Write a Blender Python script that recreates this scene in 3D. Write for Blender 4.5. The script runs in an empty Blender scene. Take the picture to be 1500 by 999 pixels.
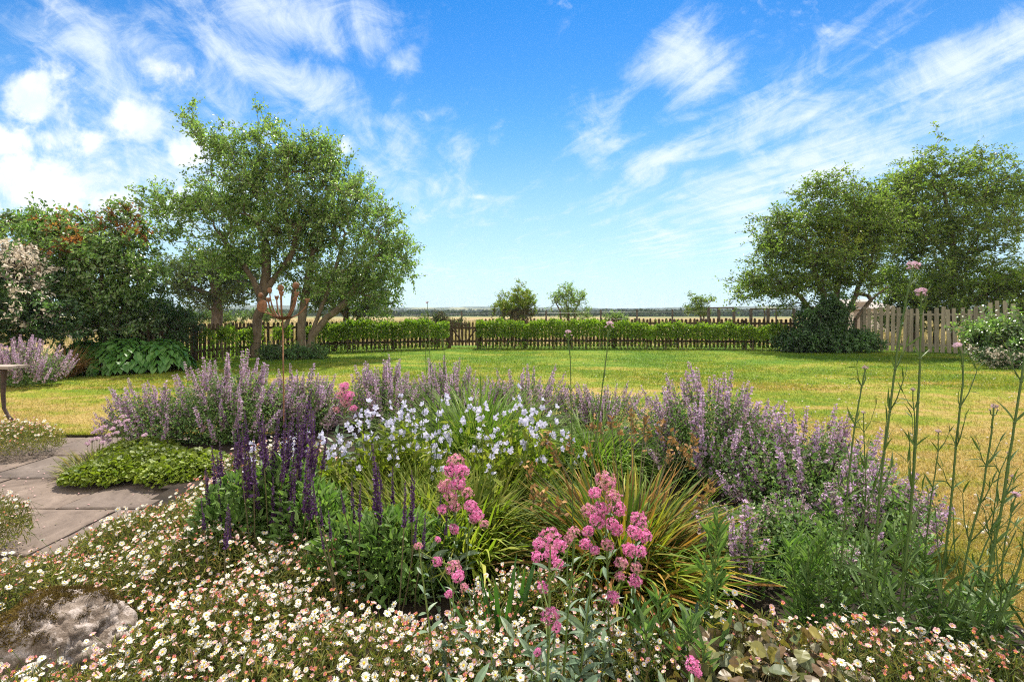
import bpy, math
import numpy as np
from mathutils import Vector, Matrix

SC = bpy.context.scene
COL = SC.collection
RNG = np.random.default_rng(11)
F, HZ, EYE = 720.0, 459.0, 1.25            # photograph's focal length and horizon in its own pixels, eye height in metres


def P(px, py, Z):
    return np.array([(px - 750.0) * Z / F, Z, EYE - (py - HZ) * Z / F])


def GX(px, Z):
    return (px - 750.0) * Z / F


# ------------------------------------------------------------------ mesh building
def nrm(a):
    a = np.asarray(a, float)
    return a / np.maximum(np.linalg.norm(a, axis=-1, keepdims=True), 1e-9)


def frame(d, n):
    """matrices whose y column is d and whose z column is near n"""
    y = nrm(d)
    x = np.cross(y, n)
    bad = np.linalg.norm(x, axis=-1) < 1e-4
    if bad.any():
        x[bad] = np.cross(y[bad], np.array([.37, .61, .7]))
    x = nrm(x)
    z = np.cross(x, y)
    return np.stack([x, y, z], axis=-1)


def frame_z(d, rng=RNG):
    d = nrm(np.atleast_2d(d))
    r = nrm(rng.normal(size=d.shape))
    x = nrm(np.cross(r, d))
    y = np.cross(d, x)
    return np.stack([x, y, d], axis=-1)


class G:
    def __init__(s):
        s.v, s.f, s.n = [], [], 0

    def add(s, V, Fc, mat=0):
        V = np.asarray(V, float).reshape(-1, 3)
        s.v.append(V)
        Fc = np.asarray(Fc, np.int64)
        if Fc.ndim == 1:
            Fc = Fc[None]
        s.f.append((Fc + s.n, mat))
        s.n += len(V)

    def inst(s, T, M, pos, mats=None):
        V, fl = T
        K = len(pos)
        if K == 0:
            return
        W = np.einsum('kij,nj->kni', M, V) + np.asarray(pos)[:, None, :]
        s.v.append(W.reshape(-1, 3))
        off = s.n + np.arange(K)[:, None, None] * len(V)
        for Fc, m in fl:
            s.f.append(((Fc[None] + off).reshape(-1, Fc.shape[1]), m if mats is None else mats))
        s.n += K * len(V)

    def box(s, c, h, mat=0, rz=0.0, tilt=None):
        c = np.asarray(c, float)
        V = np.array([[x, y, z] for z in (-1, 1) for y in (-1, 1) for x in (-1, 1)], float) * h
        if tilt is not None:
            V = V @ np.asarray(tilt).T
        if rz:
            ca, sa = math.cos(rz), math.sin(rz)
            V = V @ np.array([[ca, sa, 0], [-sa, ca, 0], [0, 0, 1]])
        s.add(V + c, [[0, 2, 3, 1], [4, 5, 7, 6], [0, 1, 5, 4], [2, 6, 7, 3], [0, 4, 6, 2], [1, 3, 7, 5]], mat)

    def tube(s, pts, r0, r1=None, sides=5, mat=0, radii=None, cap=True):
        pts = np.asarray(pts, float)
        n = len(pts)
        r1 = r0 if r1 is None else r1
        rr = np.linspace(r0, r1, n) if radii is None else np.asarray(radii)
        tg = nrm(np.gradient(pts, axis=0))
        ref = np.array([0.3, 0.2, 1.0]) if abs(tg[0, 2]) < .8 else np.array([1.0, .3, 0.1])
        x = nrm(np.cross(tg, ref))
        y = np.cross(tg, x)
        a = np.arange(sides) * 2 * math.pi / sides
        ring = x[:, None, :] * np.cos(a)[None, :, None] + y[:, None, :] * np.sin(a)[None, :, None]
        V = pts[:, None, :] + ring * rr[:, None, None]
        i = np.arange(n - 1)[:, None] * sides
        j = np.arange(sides)[None]
        k = (j + 1) % sides
        Fq = np.stack([i + j, i + k, i + sides + k, i + sides + j], -1).reshape(-1, 4)
        base = s.n
        s.add(V.reshape(-1, 3), Fq, mat)
        if cap:
            s.f.append((np.array([[base + (n - 1) * sides + q for q in range(sides)]]), mat))

    def segs(s, A, B, ra, rb, sides=4, mat=0):
        """many separate tapered sticks A->B"""
        A, B = np.asarray(A, float), np.asarray(B, float)
        if len(A) == 0:
            return
        d = nrm(B - A)
        ref = np.where(np.abs(d[:, 2:3]) > .85, np.array([[1., .2, .1]]), np.array([[.1, .2, 1.]]))
        x = nrm(np.cross(d, ref))
        y = np.cross(d, x)
        a = np.arange(sides) * 2 * math.pi / sides
        ring = x[:, None, :] * np.cos(a)[None, :, None] + y[:, None, :] * np.sin(a)[None, :, None]
        ra = np.broadcast_to(np.asarray(ra, float), (len(A),))
        rb = np.broadcast_to(np.asarray(rb, float), (len(A),))
        V = np.concatenate([A[:, None] + ring * ra[:, None, None], B[:, None] + ring * rb[:, None, None]], 1)
        off = s.n + np.arange(len(A))[:, None, None] * 2 * sides
        j = np.arange(sides)
        k = (j + 1) % sides
        Fq = np.stack([j, k, sides + k, sides + j], -1)
        s.v.append(V.reshape(-1, 3))
        s.f.append(((Fq[None] + off).reshape(-1, 4), mat))
        s.n += len(A) * 2 * sides

    def mesh(s, name, mats, off=(0, 0, 0), smooth=False):
        V = np.concatenate(s.v) - np.asarray(off, float)
        me = bpy.data.meshes.new(name)
        me.vertices.add(len(V))
        me.vertices.foreach_set('co', V.astype(np.float32).ravel())
        tot = [np.full(len(f), f.shape[1], np.int32) for f, m in s.f]
        idx = np.concatenate([f.ravel() for f, m in s.f]).astype(np.int32)
        mi = np.concatenate([np.full(len(f), m, np.int32) for f, m in s.f])
        tot = np.concatenate(tot)
        st = np.concatenate([[0], np.cumsum(tot)[:-1]]).astype(np.int32)
        me.loops.add(len(idx))
        me.loops.foreach_set('vertex_index', idx)
        me.polygons.add(len(tot))
        me.polygons.foreach_set('loop_start', st)
        me.polygons.foreach_set('loop_total', tot)
        me.polygons.foreach_set('material_index', mi)
        me.polygons.foreach_set('use_smooth', np.full(len(tot), bool(smooth)))
        for m in (mats if isinstance(mats, (list, tuple)) else [mats]):
            me.materials.append(m)
        me.update(calc_edges=True)
        return me

    def build(s, name, mats, parent=None, smooth=False, kind=None):
        off, q = np.zeros(3), parent
        while q is not None:
            off, q = off + np.array(q.location), q.parent
        o = bpy.data.objects.new(name, s.mesh(name, mats, off, smooth))
        COL.objects.link(o)
        if parent is not None:
            o.parent = parent
        if kind:
            o['kind'] = kind
        return o


def tag(o, label=None, cat=None, group=None, kind=None):
    if label:
        o['label'] = label
    if cat:
        o['category'] = cat
    if group:
        o['group'] = group
    if kind:
        o['kind'] = kind
    return o


def thing(name, label, cat, loc, group=None):
    o = bpy.data.objects.new(name, None)
    COL.objects.link(o)
    o.location = [float(q) for q in loc]
    o.empty_display_size = .2
    return tag(o, label, cat, group)


def place(root, name, me, pos, d, sc=1.0):
    """a part that shares mesh data: z axis along d"""
    o = bpy.data.objects.new(name, me)
    M = frame_z(d)[0] * sc
    p = np.asarray(pos) - np.array(root.location)
    o.parent = root
    o.matrix_local = Matrix(((M[0, 0], M[0, 1], M[0, 2], p[0]), (M[1, 0], M[1, 1], M[1, 2], p[1]),
                             (M[2, 0], M[2, 1], M[2, 2], p[2]), (0, 0, 0, 1)))
    COL.objects.link(o)
    return o


# ------------------------------------------------------------------ materials
def new_mat(name):
    m = bpy.data.materials.new(name)
    m.use_nodes = True
    nt = m.node_tree
    nt.nodes.clear()
    out = nt.nodes.new('ShaderNodeOutputMaterial')
    return m, nt, out


def nd(nt, typ, **kw):
    n = nt.nodes.new(typ)
    ins = kw.pop('ins', {})
    for k, v in kw.items():
        setattr(n, k, v)
    for k, v in ins.items():
        n.inputs[k].default_value = v
    return n


def ramp(nt, fac, stops, interp='LINEAR'):
    r = nt.nodes.new('ShaderNodeValToRGB')
    r.color_ramp.interpolation = interp
    e = r.color_ramp.elements
    while len(e) < len(stops):
        e.new(0.5)
    for i, (p, c) in enumerate(stops):
        e[i].position = p
        e[i].color = (*c, 1) if len(c) == 3 else c
    nt.links.new(fac, r.inputs[0])
    return r.outputs[0]


def mixc(nt, a, b, fac, mode='MIX'):
    m = nt.nodes.new('ShaderNodeMix')
    m.data_type = 'RGBA'
    m.blend_type = mode
    for sock, val in ((m.inputs[0], fac), (m.inputs[6], a), (m.inputs[7], b)):
        if isinstance(val, (int, float)):
            sock.default_value = val
        elif isinstance(val, tuple):
            sock.default_value = (*val, 1) if len(val) == 3 else val
        else:
            nt.links.new(val, sock)
    return m.outputs[2]


def noise(nt, scale, detail=4, rough=.55, vec=None, dist=0.0, mapping=None):
    if vec is None:
        vec = nd(nt, 'ShaderNodeTexCoord').outputs['Object']
    if mapping:
        mp = nd(nt, 'ShaderNodeMapping', ins={'Scale': mapping})
        nt.links.new(vec, mp.inputs['Vector'])
        vec = mp.outputs[0]
    n = nd(nt, 'ShaderNodeTexNoise', ins={'Scale': scale, 'Detail': detail, 'Roughness': rough, 'Distortion': dist})
    nt.links.new(vec, n.inputs['Vector'])
    return n.outputs['Fac']


def leaf_mat(name, cols, trans=.38, rough=.45, spec=.35, tint=(1.15, 1.28, .55), clump=1.3, clump_amt=.5):
    m, nt, out = new_mat(name)
    geo = nd(nt, 'ShaderNodeNewGeometry')
    n = len(cols)
    c = ramp(nt, geo.outputs['Random Per Island'], [(i / max(n - 1, 1), q) for i, q in enumerate(cols)])
    if clump_amt:
        nz = noise(nt, clump, 2)
        dk = ramp(nt, nz, [(.35, (1 - clump_amt,) * 3), (.65, (1 + clump_amt * .5,) * 3)])
        c = mixc(nt, c, dk, 1.0, 'MULTIPLY')
    b = nd(nt, 'ShaderNodeBsdfPrincipled', ins={'Roughness': rough, 'Specular IOR Level': spec})
    nt.links.new(c, b.inputs['Base Color'])
    if trans:
        t = nd(nt, 'ShaderNodeBsdfTranslucent')
        nt.links.new(mixc(nt, c, tint, 1.0, 'MULTIPLY'), t.inputs['Color'])
        mx = nd(nt, 'ShaderNodeMixShader', ins={0: trans})
        nt.links.new(b.outputs[0], mx.inputs[1])
        nt.links.new(t.outputs[0], mx.inputs[2])
        nt.links.new(mx.outputs[0], out.inputs[0])
    else:
        nt.links.new(b.outputs[0], out.inputs[0])
    return m


def solid_mat(name, c1, c2=None, scale=8, rough=.8, bump=.0, bscale=None, metal=0, mapping=None, stops=(.35, .65), spec=.3, island=0):
    m, nt, out = new_mat(name)
    b = nd(nt, 'ShaderNodeBsdfPrincipled', ins={'Roughness': rough, 'Metallic': metal, 'Specular IOR Level': spec})
    if c2 is not None:
        c = ramp(nt, noise(nt, scale, 6, .6, mapping=mapping), [(stops[0], c1), (stops[1], c2)])
        if island:
            geo = nd(nt, 'ShaderNodeNewGeometry')
            k = ramp(nt, geo.outputs['Random Per Island'], [(0, (1 - island,) * 3), (1, (1 + island,) * 3)])
            c = mixc(nt, c, k, 1.0, 'MULTIPLY')
        nt.links.new(c, b.inputs['Base Color'])
    else:
        b.inputs['Base Color'].default_value = (*c1, 1)
    if bump:
        bp = nd(nt, 'ShaderNodeBump', ins={'Strength': bump, 'Distance': .02})
        nt.links.new(noise(nt, bscale or scale * 3, 8, .65, mapping=mapping), bp.inputs['Height'])
        nt.links.new(bp.outputs[0], b.inputs['Normal'])
    nt.links.new(b.outputs[0], out.inputs[0])
    return m


def lawn_colour(nt):
    vec = nd(nt, 'ShaderNodeNewGeometry').outputs['Position']
    sep = nd(nt, 'ShaderNodeSeparateXYZ')
    nt.links.new(vec, sep.inputs[0])
    n1 = noise(nt, .7, 6, .68, vec, .3, (.55, 1.5, 1))
    n2 = noise(nt, 3.5, 4, .6, vec)
    n3 = noise(nt, 22., 3, .6, vec)
    # the turf is lusher far from the house, drier near the bed
    far = nd(nt, 'ShaderNodeMapRange', ins={1: 4.5, 2: 13.0, 3: .16, 4: -.13})
    nt.links.new(sep.outputs[1], far.inputs[0])
    a = nd(nt, 'ShaderNodeMath', operation='ADD')
    nt.links.new(n1, a.inputs[0])
    nt.links.new(far.outputs[0], a.inputs[1])
    m2 = nd(nt, 'ShaderNodeMath', operation='MULTIPLY_ADD', ins={1: .5, 2: -.25})
    nt.links.new(n2, m2.inputs[0])
    b = nd(nt, 'ShaderNodeMath', operation='ADD')
    nt.links.new(a.outputs[0], b.inputs[0])
    nt.links.new(m2.outputs[0], b.inputs[1])
    c = ramp(nt, b.outputs[0], [(.30, (.085, .165, .012)), (.44, (.155, .21, .018)), (.55, (.24, .24, .035)), (.64, (.34, .26, .085)), (.76, (.38, .27, .11))])
    k = ramp(nt, n3, [(.3, (.72, .75, .7)), (.7, (1.2, 1.18, 1.1))])
    return mixc(nt, c, k, 1.0, 'MULTIPLY')


M = {}


def make_mats():
    L = leaf_mat
    M['tree_a'] = L('willow_leaf', [(.11, .19, .04), (.19, .295, .075), (.35, .43, .16)], .53, .33, .8, tint=(1.05, 1.25, .6), clump_amt=.3)
    M['tree_r'] = L('windswept_leaf', [(.085, .15, .028), (.155, .24, .045), (.29, .36, .08)], .52, .4, .45, tint=(1.1, 1.25, .6), clump_amt=.35)
    M['tree_dark'] = L('dark_tree_leaf', [(.055, .10, .026), (.095, .15, .04), (.15, .20, .05)], .45, spec=.3)
    M['shrub'] = L('shrub_leaf', [(.10, .20, .045), (.17, .285, .07), (.30, .39, .15)], .48, .30, .9, tint=(1.05, 1.2, .6))
    M['red'] = L('bronze_leaf', [(.30, .10, .04), (.38, .16, .06), (.28, .16, .05)], .45)
    M['dark'] = L('evergreen_leaf', [(.04, .095, .028), (.07, .145, .042), (.115, .20, .068)], .35, .38, .45)
    M['hedge'] = L('hedge_leaf', [(.10, .19, .018), (.17, .28, .026), (.25, .33, .04)], .45, spec=.2, clump=2., clump_amt=.3)
    M['hosta'] = L('hosta_leaf', [(.05, .14, .022), (.075, .185, .03), (.115, .235, .045)], .22, .4, .4, clump_amt=.2)
    M['yellow'] = L('golden_and_sunlit_leaf', [(.24, .30, .035), (.32, .35, .05), (.17, .24, .03)], .45)
    M['twig'] = L('dry_twig', [(.09, .08, .04), (.15, .13, .06), (.07, .065, .03)], .1, .8)
    M['catleaf'] = L('catmint_leaf', [(.09, .19, .05), (.16, .265, .085), (.26, .35, .155)], .35, .6, .2)
    M['salvleaf'] = L('salvia_leaf', [(.09, .185, .04), (.15, .26, .065), (.24, .35, .12)], .35, .55, .2)
    M['lime'] = L('lime_leaf', [(.13, .18, .018), (.22, .27, .03), (.08, .13, .015)], .38, .5)
    M['grassgreen'] = L('tuft_blade', [(.08, .16, .02), (.13, .22, .035), (.22, .28, .07)], .42, .6, .15)
    M['strap'] = L('strap_blade', [(.13, .19, .02), (.20, .27, .03), (.33, .33, .07)], .42, .6, .15)
    M['libertia'] = L('sword_blade', [(.07, .14, .02), (.13, .21, .025), (.22, .27, .03), (.34, .31, .045), (.38, .20, .05), (.32, .15, .045), (.10, .18, .025), (.16, .23, .03)], .38, .6, .15)
    M['iris'] = L('iris_blade', [(.06, .15, .03), (.09, .20, .05)], .3, .5, .2)
    M['daisyleaf'] = L('daisy_leaf', [(.11, .15, .026), (.20, .22, .04), (.33, .27, .09), (.09, .13, .025), (.30, .20, .09)], .35, .6, clump=5, clump_amt=.3)
    M['valleaf'] = L('valerian_leaf', [(.12, .19, .11), (.18, .26, .16), (.24, .31, .20)], .25, .5)
    M['bronze'] = L('barrenwort_leaf', [(.12, .15, .05), (.17, .11, .06), (.23, .15, .09), (.28, .24, .05), (.15, .18, .10), (.26, .18, .12)], .28, .4)
    M['verbstem'] = L('verbena_stem', [(.05, .095, .02), (.08, .135, .03)], .12, .5, clump_amt=0)
    M['stem'] = L('flower_stem', [(.10, .16, .035), (.15, .20, .05)], .15, .6, clump_amt=0)
    M['brownstem'] = L('brown_stem', [(.10, .075, .04), (.13, .12, .05)], .1, .7, clump_amt=0)
    fl = dict(tint=(1, 1, 1), clump_amt=0, rough=.6, spec=.15)
    M['white'] = L('white_petal', [(.62, .59, .52), (.70, .68, .63)], .25, **fl)
    M['blush'] = L('blush_petal', [(.68, .36, .37), (.74, .54, .52)], .25, **fl)
    M['rose'] = L('rose_petal', [(.60, .20, .19), (.67, .31, .22), (.62, .22, .30)], .25, **fl)
    M['disc'] = L('daisy_disc', [(.62, .36, .03), (.70, .45, .05)], 0, **fl)
    M['lav'] = L('lavender_petal', [(.36, .22, .40), (.54, .37, .54), (.70, .54, .68)], .3, **fl)
    M['calyx'] = L('mauve_calyx', [(.33, .20, .24), (.45, .32, .34), (.55, .46, .42)], .2, **fl)
    M['salvia'] = L('violet_floret', [(.05, .022, .065), (.09, .038, .115), (.17, .09, .24)], .2, **fl)
    M['bell'] = L('pale_bell', [(.58, .56, .74), (.68, .67, .80), (.48, .47, .68)], .35, **fl)
    M['pink'] = L('pink_floret', [(.62, .10, .31), (.71, .20, .44), (.78, .36, .56)], .3, **fl)
    M['oldpink'] = L('faded_floret', [(.52, .20, .22), (.60, .30, .32), (.48, .28, .25)], .3, **fl)
    M['lilac'] = L('lilac_floret', [(.56, .36, .48), (.68, .50, .60), (.70, .46, .54)], .3, **fl)
    M['seed'] = L('brown_seedhead', [(.26, .13, .045), (.36, .21, .07), (.17, .085, .035)], .1, .8, clump_amt=0)
    M['blossom'] = L('cream_blossom', [(.58, .50, .40), (.70, .62, .52)], .3, **fl)
    M['bark'] = solid_mat('bark', (.055, .04, .026), (.14, .105, .07), 9, .9, .8, 30, mapping=(1, 1, .3))
    M['barkpale'] = solid_mat('pale_bark', (.09, .07, .045), (.19, .15, .10), 9, .9, .8, 30, mapping=(1, 1, .3))
    M['fence'] = solid_mat('dark_stained_wood', (.035, .022, .011), (.085, .054, .026), 14, .8, .4, 60, mapping=(1, 1, .12), island=.25)
    M['palefence'] = solid_mat('weathered_wood', (.165, .145, .105), (.285, .25, .185), 12, .85, .4, 60, mapping=(1, 1, .1), island=.22)
    M['rust'] = solid_mat('rusty_steel', (.12, .060, .032), (.24, .12, .06), 40, .75, .3, 150, metal=.25)
    M['darkmetal'] = solid_mat('dark_iron', (.03, .022, .018), (.07, .04, .03), 30, .6, .2)
    M['tablewood'] = solid_mat('grey_table_wood', (.20, .16, .13), (.34, .28, .24), 18, .8, .4, 60, mapping=(.15, 1, 1))
    M['soil'] = solid_mat('soil', (.014, .009, .005), (.038, .026, .015), 9, .95, 1., 45)
    M['wire'] = solid_mat('galvanised_wire', (.16, .16, .16), rough=.5, metal=.6)
    M['post'] = solid_mat('field_post_wood', (.06, .05, .04), (.13, .11, .09), 10, .9)
    M['render'] = solid_mat('pale_render', (.46, .40, .36), (.56, .50, .45), 3, .9)
    M['slate'] = solid_mat('pale_roof', (.27, .24, .22), (.36, .32, .30), 6, .8)
    M['clay'] = solid_mat('brick_wall', (.26, .17, .12), (.34, .22, .16), 6, .9)
    # rock with moss
    m, nt, out = new_mat('mossy_rock')
    b = nd(nt, 'ShaderNodeBsdfPrincipled', ins={'Roughness': .92, 'Specular IOR Level': .2})
    base = ramp(nt, noise(nt, 11, 12, .78), [(.36, (.07, .05, .036)), (.46, (.22, .17, .135)), (.57, (.36, .295, .25)), (.74, (.50, .42, .375))])
    lich = ramp(nt, noise(nt, 22, 6, .7), [(.52, (0, 0, 0)), (.62, (1, 1, 1))])
    nt.links.new(mixc(nt, base, (.55, .47, .43), lich), b.inputs['Base Color'])
    bp = nd(nt, 'ShaderNodeBump', ins={'Strength': 1.0, 'Distance': .03})
    nt.links.new(noise(nt, 16, 12, .75), bp.inputs['Height'])
    nt.links.new(bp.outputs[0], b.inputs['Normal'])
    nt.links.new(b.outputs[0], out.inputs[0])
    M['rock'] = m
    M['moss'] = leaf_mat('brown_moss', [(.075, .048, .014), (.13, .085, .025), (.18, .13, .04)], .2, .9, .1, clump=9)
    # paving
    m, nt, out = new_mat('sandstone_paving')
    b = nd(nt, 'ShaderNodeBsdfPrincipled', ins={'Roughness': .85, 'Specular IOR Level': .25})
    c = ramp(nt, noise(nt, 3.4, 12, .76, dist=1.0), [(.30, (.065, .050, .040)), (.46, (.125, .099, .082)), (.58, (.155, .124, .103)), (.74, (.235, .193, .163))])
    geo = nd(nt, 'ShaderNodeNewGeometry')
    c = mixc(nt, c, ramp(nt, geo.outputs['Random Per Island'], [(0, (.85, .86, .9)), (1, (1.12, 1.06, 1.02))]), 1., 'MULTIPLY')
    sp = ramp(nt, noise(nt, 70, 5, .7), [(.55, (1, 1, 1)), (.75, (.55, .5, .48))])
    c = mixc(nt, c, sp, .7, 'MULTIPLY')
    nt.links.new(c, b.inputs['Base Color'])
    bp = nd(nt, 'ShaderNodeBump', ins={'Strength': .5, 'Distance': .02})
    nt.links.new(noise(nt, 9, 10, .7, dist=.5), bp.inputs['Height'])
    nt.links.new(bp.outputs[0], b.inputs['Normal'])
    nt.links.new(b.outputs[0], out.inputs[0])
    M['paving'] = m
    # lawn sheet and lawn blades share one colour pattern
    m, nt, out = new_mat('lawn_turf')
    b = nd(nt, 'ShaderNodeBsdfPrincipled', ins={'Roughness': .9, 'Specular IOR Level': .1})
    nt.links.new(lawn_colour(nt), b.inputs['Base Color'])
    bp = nd(nt, 'ShaderNodeBump', ins={'Strength': .9, 'Distance': .03})
    nt.links.new(noise(nt, 45, 6, .7), bp.inputs['Height'])
    nt.links.new(bp.outputs[0], b.inputs['Normal'])
    nt.links.new(b.outputs[0], out.inputs[0])
    M['lawn'] = m
    m, nt, out = new_mat('lawn_blade')
    c = lawn_colour(nt)
    geo = nd(nt, 'ShaderNodeNewGeometry')
    c = mixc(nt, c, ramp(nt, geo.outputs['Random Per Island'], [(0, (.65, .75, .6)), (.6, (1.05, 1.05, 1)), (1, (1.45, 1.3, 1.5))]), 1., 'MULTIPLY')
    b = nd(nt, 'ShaderNodeBsdfPrincipled', ins={'Roughness': .6, 'Specular IOR Level': .25})
    t = nd(nt, 'ShaderNodeBsdfTranslucent')
    nt.links.new(c, b.inputs['Base Color'])
    nt.links.new(mixc(nt, c, (1.2, 1.25, .7), 1., 'MULTIPLY'), t.inputs['Color'])
    mx = nd(nt, 'ShaderNodeMixShader', ins={0: .35})
    nt.links.new(b.outputs[0], mx.inputs[1])
    nt.links.new(t.outputs[0], mx.inputs[2])
    nt.links.new(mx.outputs[0], out.inputs[0])
    M['blade'] = m
    # dry field
    m, nt, out = new_mat('dry_field')
    b = nd(nt, 'ShaderNodeBsdfPrincipled', ins={'Roughness': .95, 'Specular IOR Level': .1})
    vec = nd(nt, 'ShaderNodeNewGeometry').outputs['Position']
    c = ramp(nt, noise(nt, .05, 6, .6, vec, .5, (1, .35, 1)), [(.3, (.15, .15, .045)), (.5, (.27, .20, .085)), (.7, (.33, .23, .12))])
    far = nd(nt, 'ShaderNodeVectorMath', operation='LENGTH')
    nt.links.new(vec, far.inputs[0])
    fr = nd(nt, 'ShaderNodeMapRange', ins={1: 130., 2: 200., 3: 0., 4: 1.})
    nt.links.new(far.outputs['Value'], fr.inputs[0])
    c2 = ramp(nt, noise(nt, .008, 3, .5, vec, .0, (1, 1.6, 1)), [(.40, (.06, .10, .03)), (.47, (.12, .15, .05)), (.52, (.24, .20, .09)), (.6, (.16, .17, .06))])
    nt.links.new(mixc(nt, c, c2, fr.outputs[0]), b.inputs['Base Color'])
    nt.links.new(b.outputs[0], out.inputs[0])
    M['field'] = m
    M['longgrass'] = L('dry_grass_blade', [(.25, .19, .085), (.31, .25, .13), (.18, .18, .055), (.32, .22, .12)], .35, .7, clump=.15, clump_amt=.35)
    M['hill'] = solid_mat('hill_fields', (.035, .055, .025), (.17, .17, .07), .009, .95, stops=(.55, .62))
    M['woods'] = leaf_mat('far_wood_leaf', [(.035, .06, .022), (.06, .09, .03)], 0, .9, .1, clump=.02, clump_amt=.3)


make_mats()


# ------------------------------------------------------------------ leaf, blade and flower shapes
def leaf_t(widths, bend=.2, fold=.25, wave=0.0):
    """leaf along +y, length 1; widths = half width at evenly spaced rows between base and tip"""
    n = len(widths)
    V, Q = [], []
    for i, w in enumerate(widths):
        t = i / (n - 1)
        z = -bend * t * t
        V += [(-w, t, z + fold * w + wave * (i % 2)), (0, t, z), (w, t, z + fold * w - wave * (i % 2))]
    for i in range(n - 1):
        a = i * 3
        Q += [(a, a + 1, a + 4, a + 3), (a + 1, a + 2, a + 5, a + 4)]
    return np.array(V, float), [(np.array(Q), 0)]


LEAF2 = (np.array([(0, 0, 0), (.28, .5, .1), (0, 1, -.08), (-.28, .5, .1)], float), [(np.array([(0, 1, 2), (0, 2, 3)]), 0)])
LEAF_OV = leaf_t([.02, .2, .27, .2, .02], .25, .35)
LEAF_LAN = leaf_t([.02, .11, .14, .1, .01], .3, .5)
LEAF_SAL = leaf_t([.02, .15, .18, .12, .01], .3, .5)
LEAF_NAR = (np.array([(-.03, 0, 0), (.03, 0, 0), (.09, .55, .03), (0, 1, -.12), (-.09, .55, .03)], float), [(np.array([(0, 1, 2, 3, 4)]), 0)])
LEAF_VERB = leaf_t([.012, .05, .055, .03, .004], .25, .4)
LEAF_BIG = leaf_t([.05, .36, .42, .36, .22, .02], .55, .25)
LEAF_HOS = leaf_t([.05, .31, .36, .31, .18, .01], .5, .35)
LEAF_RND = leaf_t([.12, .38, .5, .45, .25, .05], .25, .15, .05)


def blade_t(n, w, bend, base=.6):
    V, Q = [], []
    y = z = 0.0
    for i in range(n + 1):
        t = i / n
        ww = w * (base + (1 - base) * min(1, t * 3)) * (1 - max(0, (t - .45) / .55) ** 1.6) + .0006
        V += [(-ww, y, z), (ww, y, z)]
        a = bend * (t + .5 / n) ** 1.3
        y += math.cos(a) / n
        z -= math.sin(a) / n
    for i in range(n):
        a = i * 2
        Q.append((a, a + 1, a + 3, a + 2))
    return np.array(V, float), [(np.array(Q), 0)]


BLADES = [blade_t(6, .014, b) for b in (.25, .6, 1.0, 1.5, 2.1)]


def rand_dirs(n, up=0.0, rng=RNG):
    d = rng.normal(size=(n, 3))
    d[:, 2] += up
    return nrm(d)


def leaves(g, T, pos, dirs, size, up=.8, mat=0, jit=.6, rng=RNG):
    n = len(pos)
    if n == 0:
        return
    nn = rng.normal(size=(n, 3)) * jit
    nn[:, 2] += up
    sz = size * rng.uniform(.65, 1.25, n)
    g.inst(T, frame(dirs, nn) * sz[:, None, None], pos, mat)


def tuft(g, c, n, length, spread, width=.014, mat=0, rbase=.08, bends=(0, 1, 2, 3), rng=RNG, lean=(0, 0), lrange=(.55, 1.1), flat=1.0):
    """a fountain of blades from c"""
    az = rng.uniform(0, 2 * math.pi, n)
    r = np.sqrt(rng.uniform(0, 1, n))
    out = np.stack([np.cos(az), np.sin(az) * flat, np.zeros(n)], -1)
    tilt = spread * r * rng.uniform(.6, 1.15, n)
    d = out * np.sin(tilt)[:, None] + np.array([lean[0], lean[1], 0]) + np.array([0, 0, 1.]) * np.cos(tilt)[:, None]
    pos = np.asarray(c) + out * (r * rbase)[:, None]
    L = length * rng.uniform(*lrange, n)
    kind = rng.choice(bends, n)
    ws = width / .014
    for k in set(bends):
        s = kind == k
        MM = frame(d[s], -out[s] + rng.normal(size=(s.sum(), 3)) * .35)
        Ls = L[s]
        sc = np.stack([np.full(s.sum(), ws) * rng.uniform(.7, 1.2, s.sum()), Ls, Ls], -1)
        g.inst(BLADES[k], MM * sc[:, None, :], pos[s], mat)


def disc_fan(r, n, z0, z1, mid=.6):
    V = [(0, 0, z1)]
    for rr, z in ((r * mid, z0 + (z1 - z0) * .7), (r, z0)):
        V += [(rr * math.cos(a), rr * math.sin(a), z) for a in np.arange(n) * 2 * math.pi / n]
    T = [(0, 1 + i, 1 + (i + 1) % n) for i in range(n)]
    Q = [(1 + i, 1 + n + i, 1 + n + (i + 1) % n, 1 + (i + 1) % n) for i in range(n)]
    return np.array(V, float), T, Q


def daisy_mesh(name, petal, rise, rp=1.0, n=17, seed=0):
    rng = np.random.default_rng(seed)
    g = G()
    R = .0125 * rp
    for i in range(n):
        a = i * 2 * math.pi / n + rng.normal() * .05
        L = R * rng.uniform(.86, 1.06)
        e = rise + rng.normal() * .12
        ca, sa, ce, se = math.cos(a), math.sin(a), math.cos(e), math.sin(e)
        w = .0016
        pts = []
        for (rad, hw, dz) in ((.0032, w * .6, 0), (.0032, -w * .6, 0), (L * .75, -w * 1.1, .0006), (L, -w * .45, 0), (L, w * .45, 0), (L * .75, w * 1.1, .0006)):
            rr, z = rad * ce, rad * se + dz
            pts.append((rr * ca - hw * sa, rr * sa + hw * ca, z))
        g.add(pts, [(1, 0, 5, 2), (2, 5, 4, 3)], 0)
    V, T, Q = disc_fan(.0040, 9, 0.0004, .0026)
    g.add(V, T, 1)
    g.f.append((np.array(Q) + g.n - len(V), 1))
    V, T, Q = disc_fan(.0048, 7, -.0004, -.005)
    g.add(V, T, 2)
    g.f.append((np.array(Q) + g.n - len(V), 2))
    return g, g.mesh(name, [M[petal], M['disc'], M['stem']])


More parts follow.
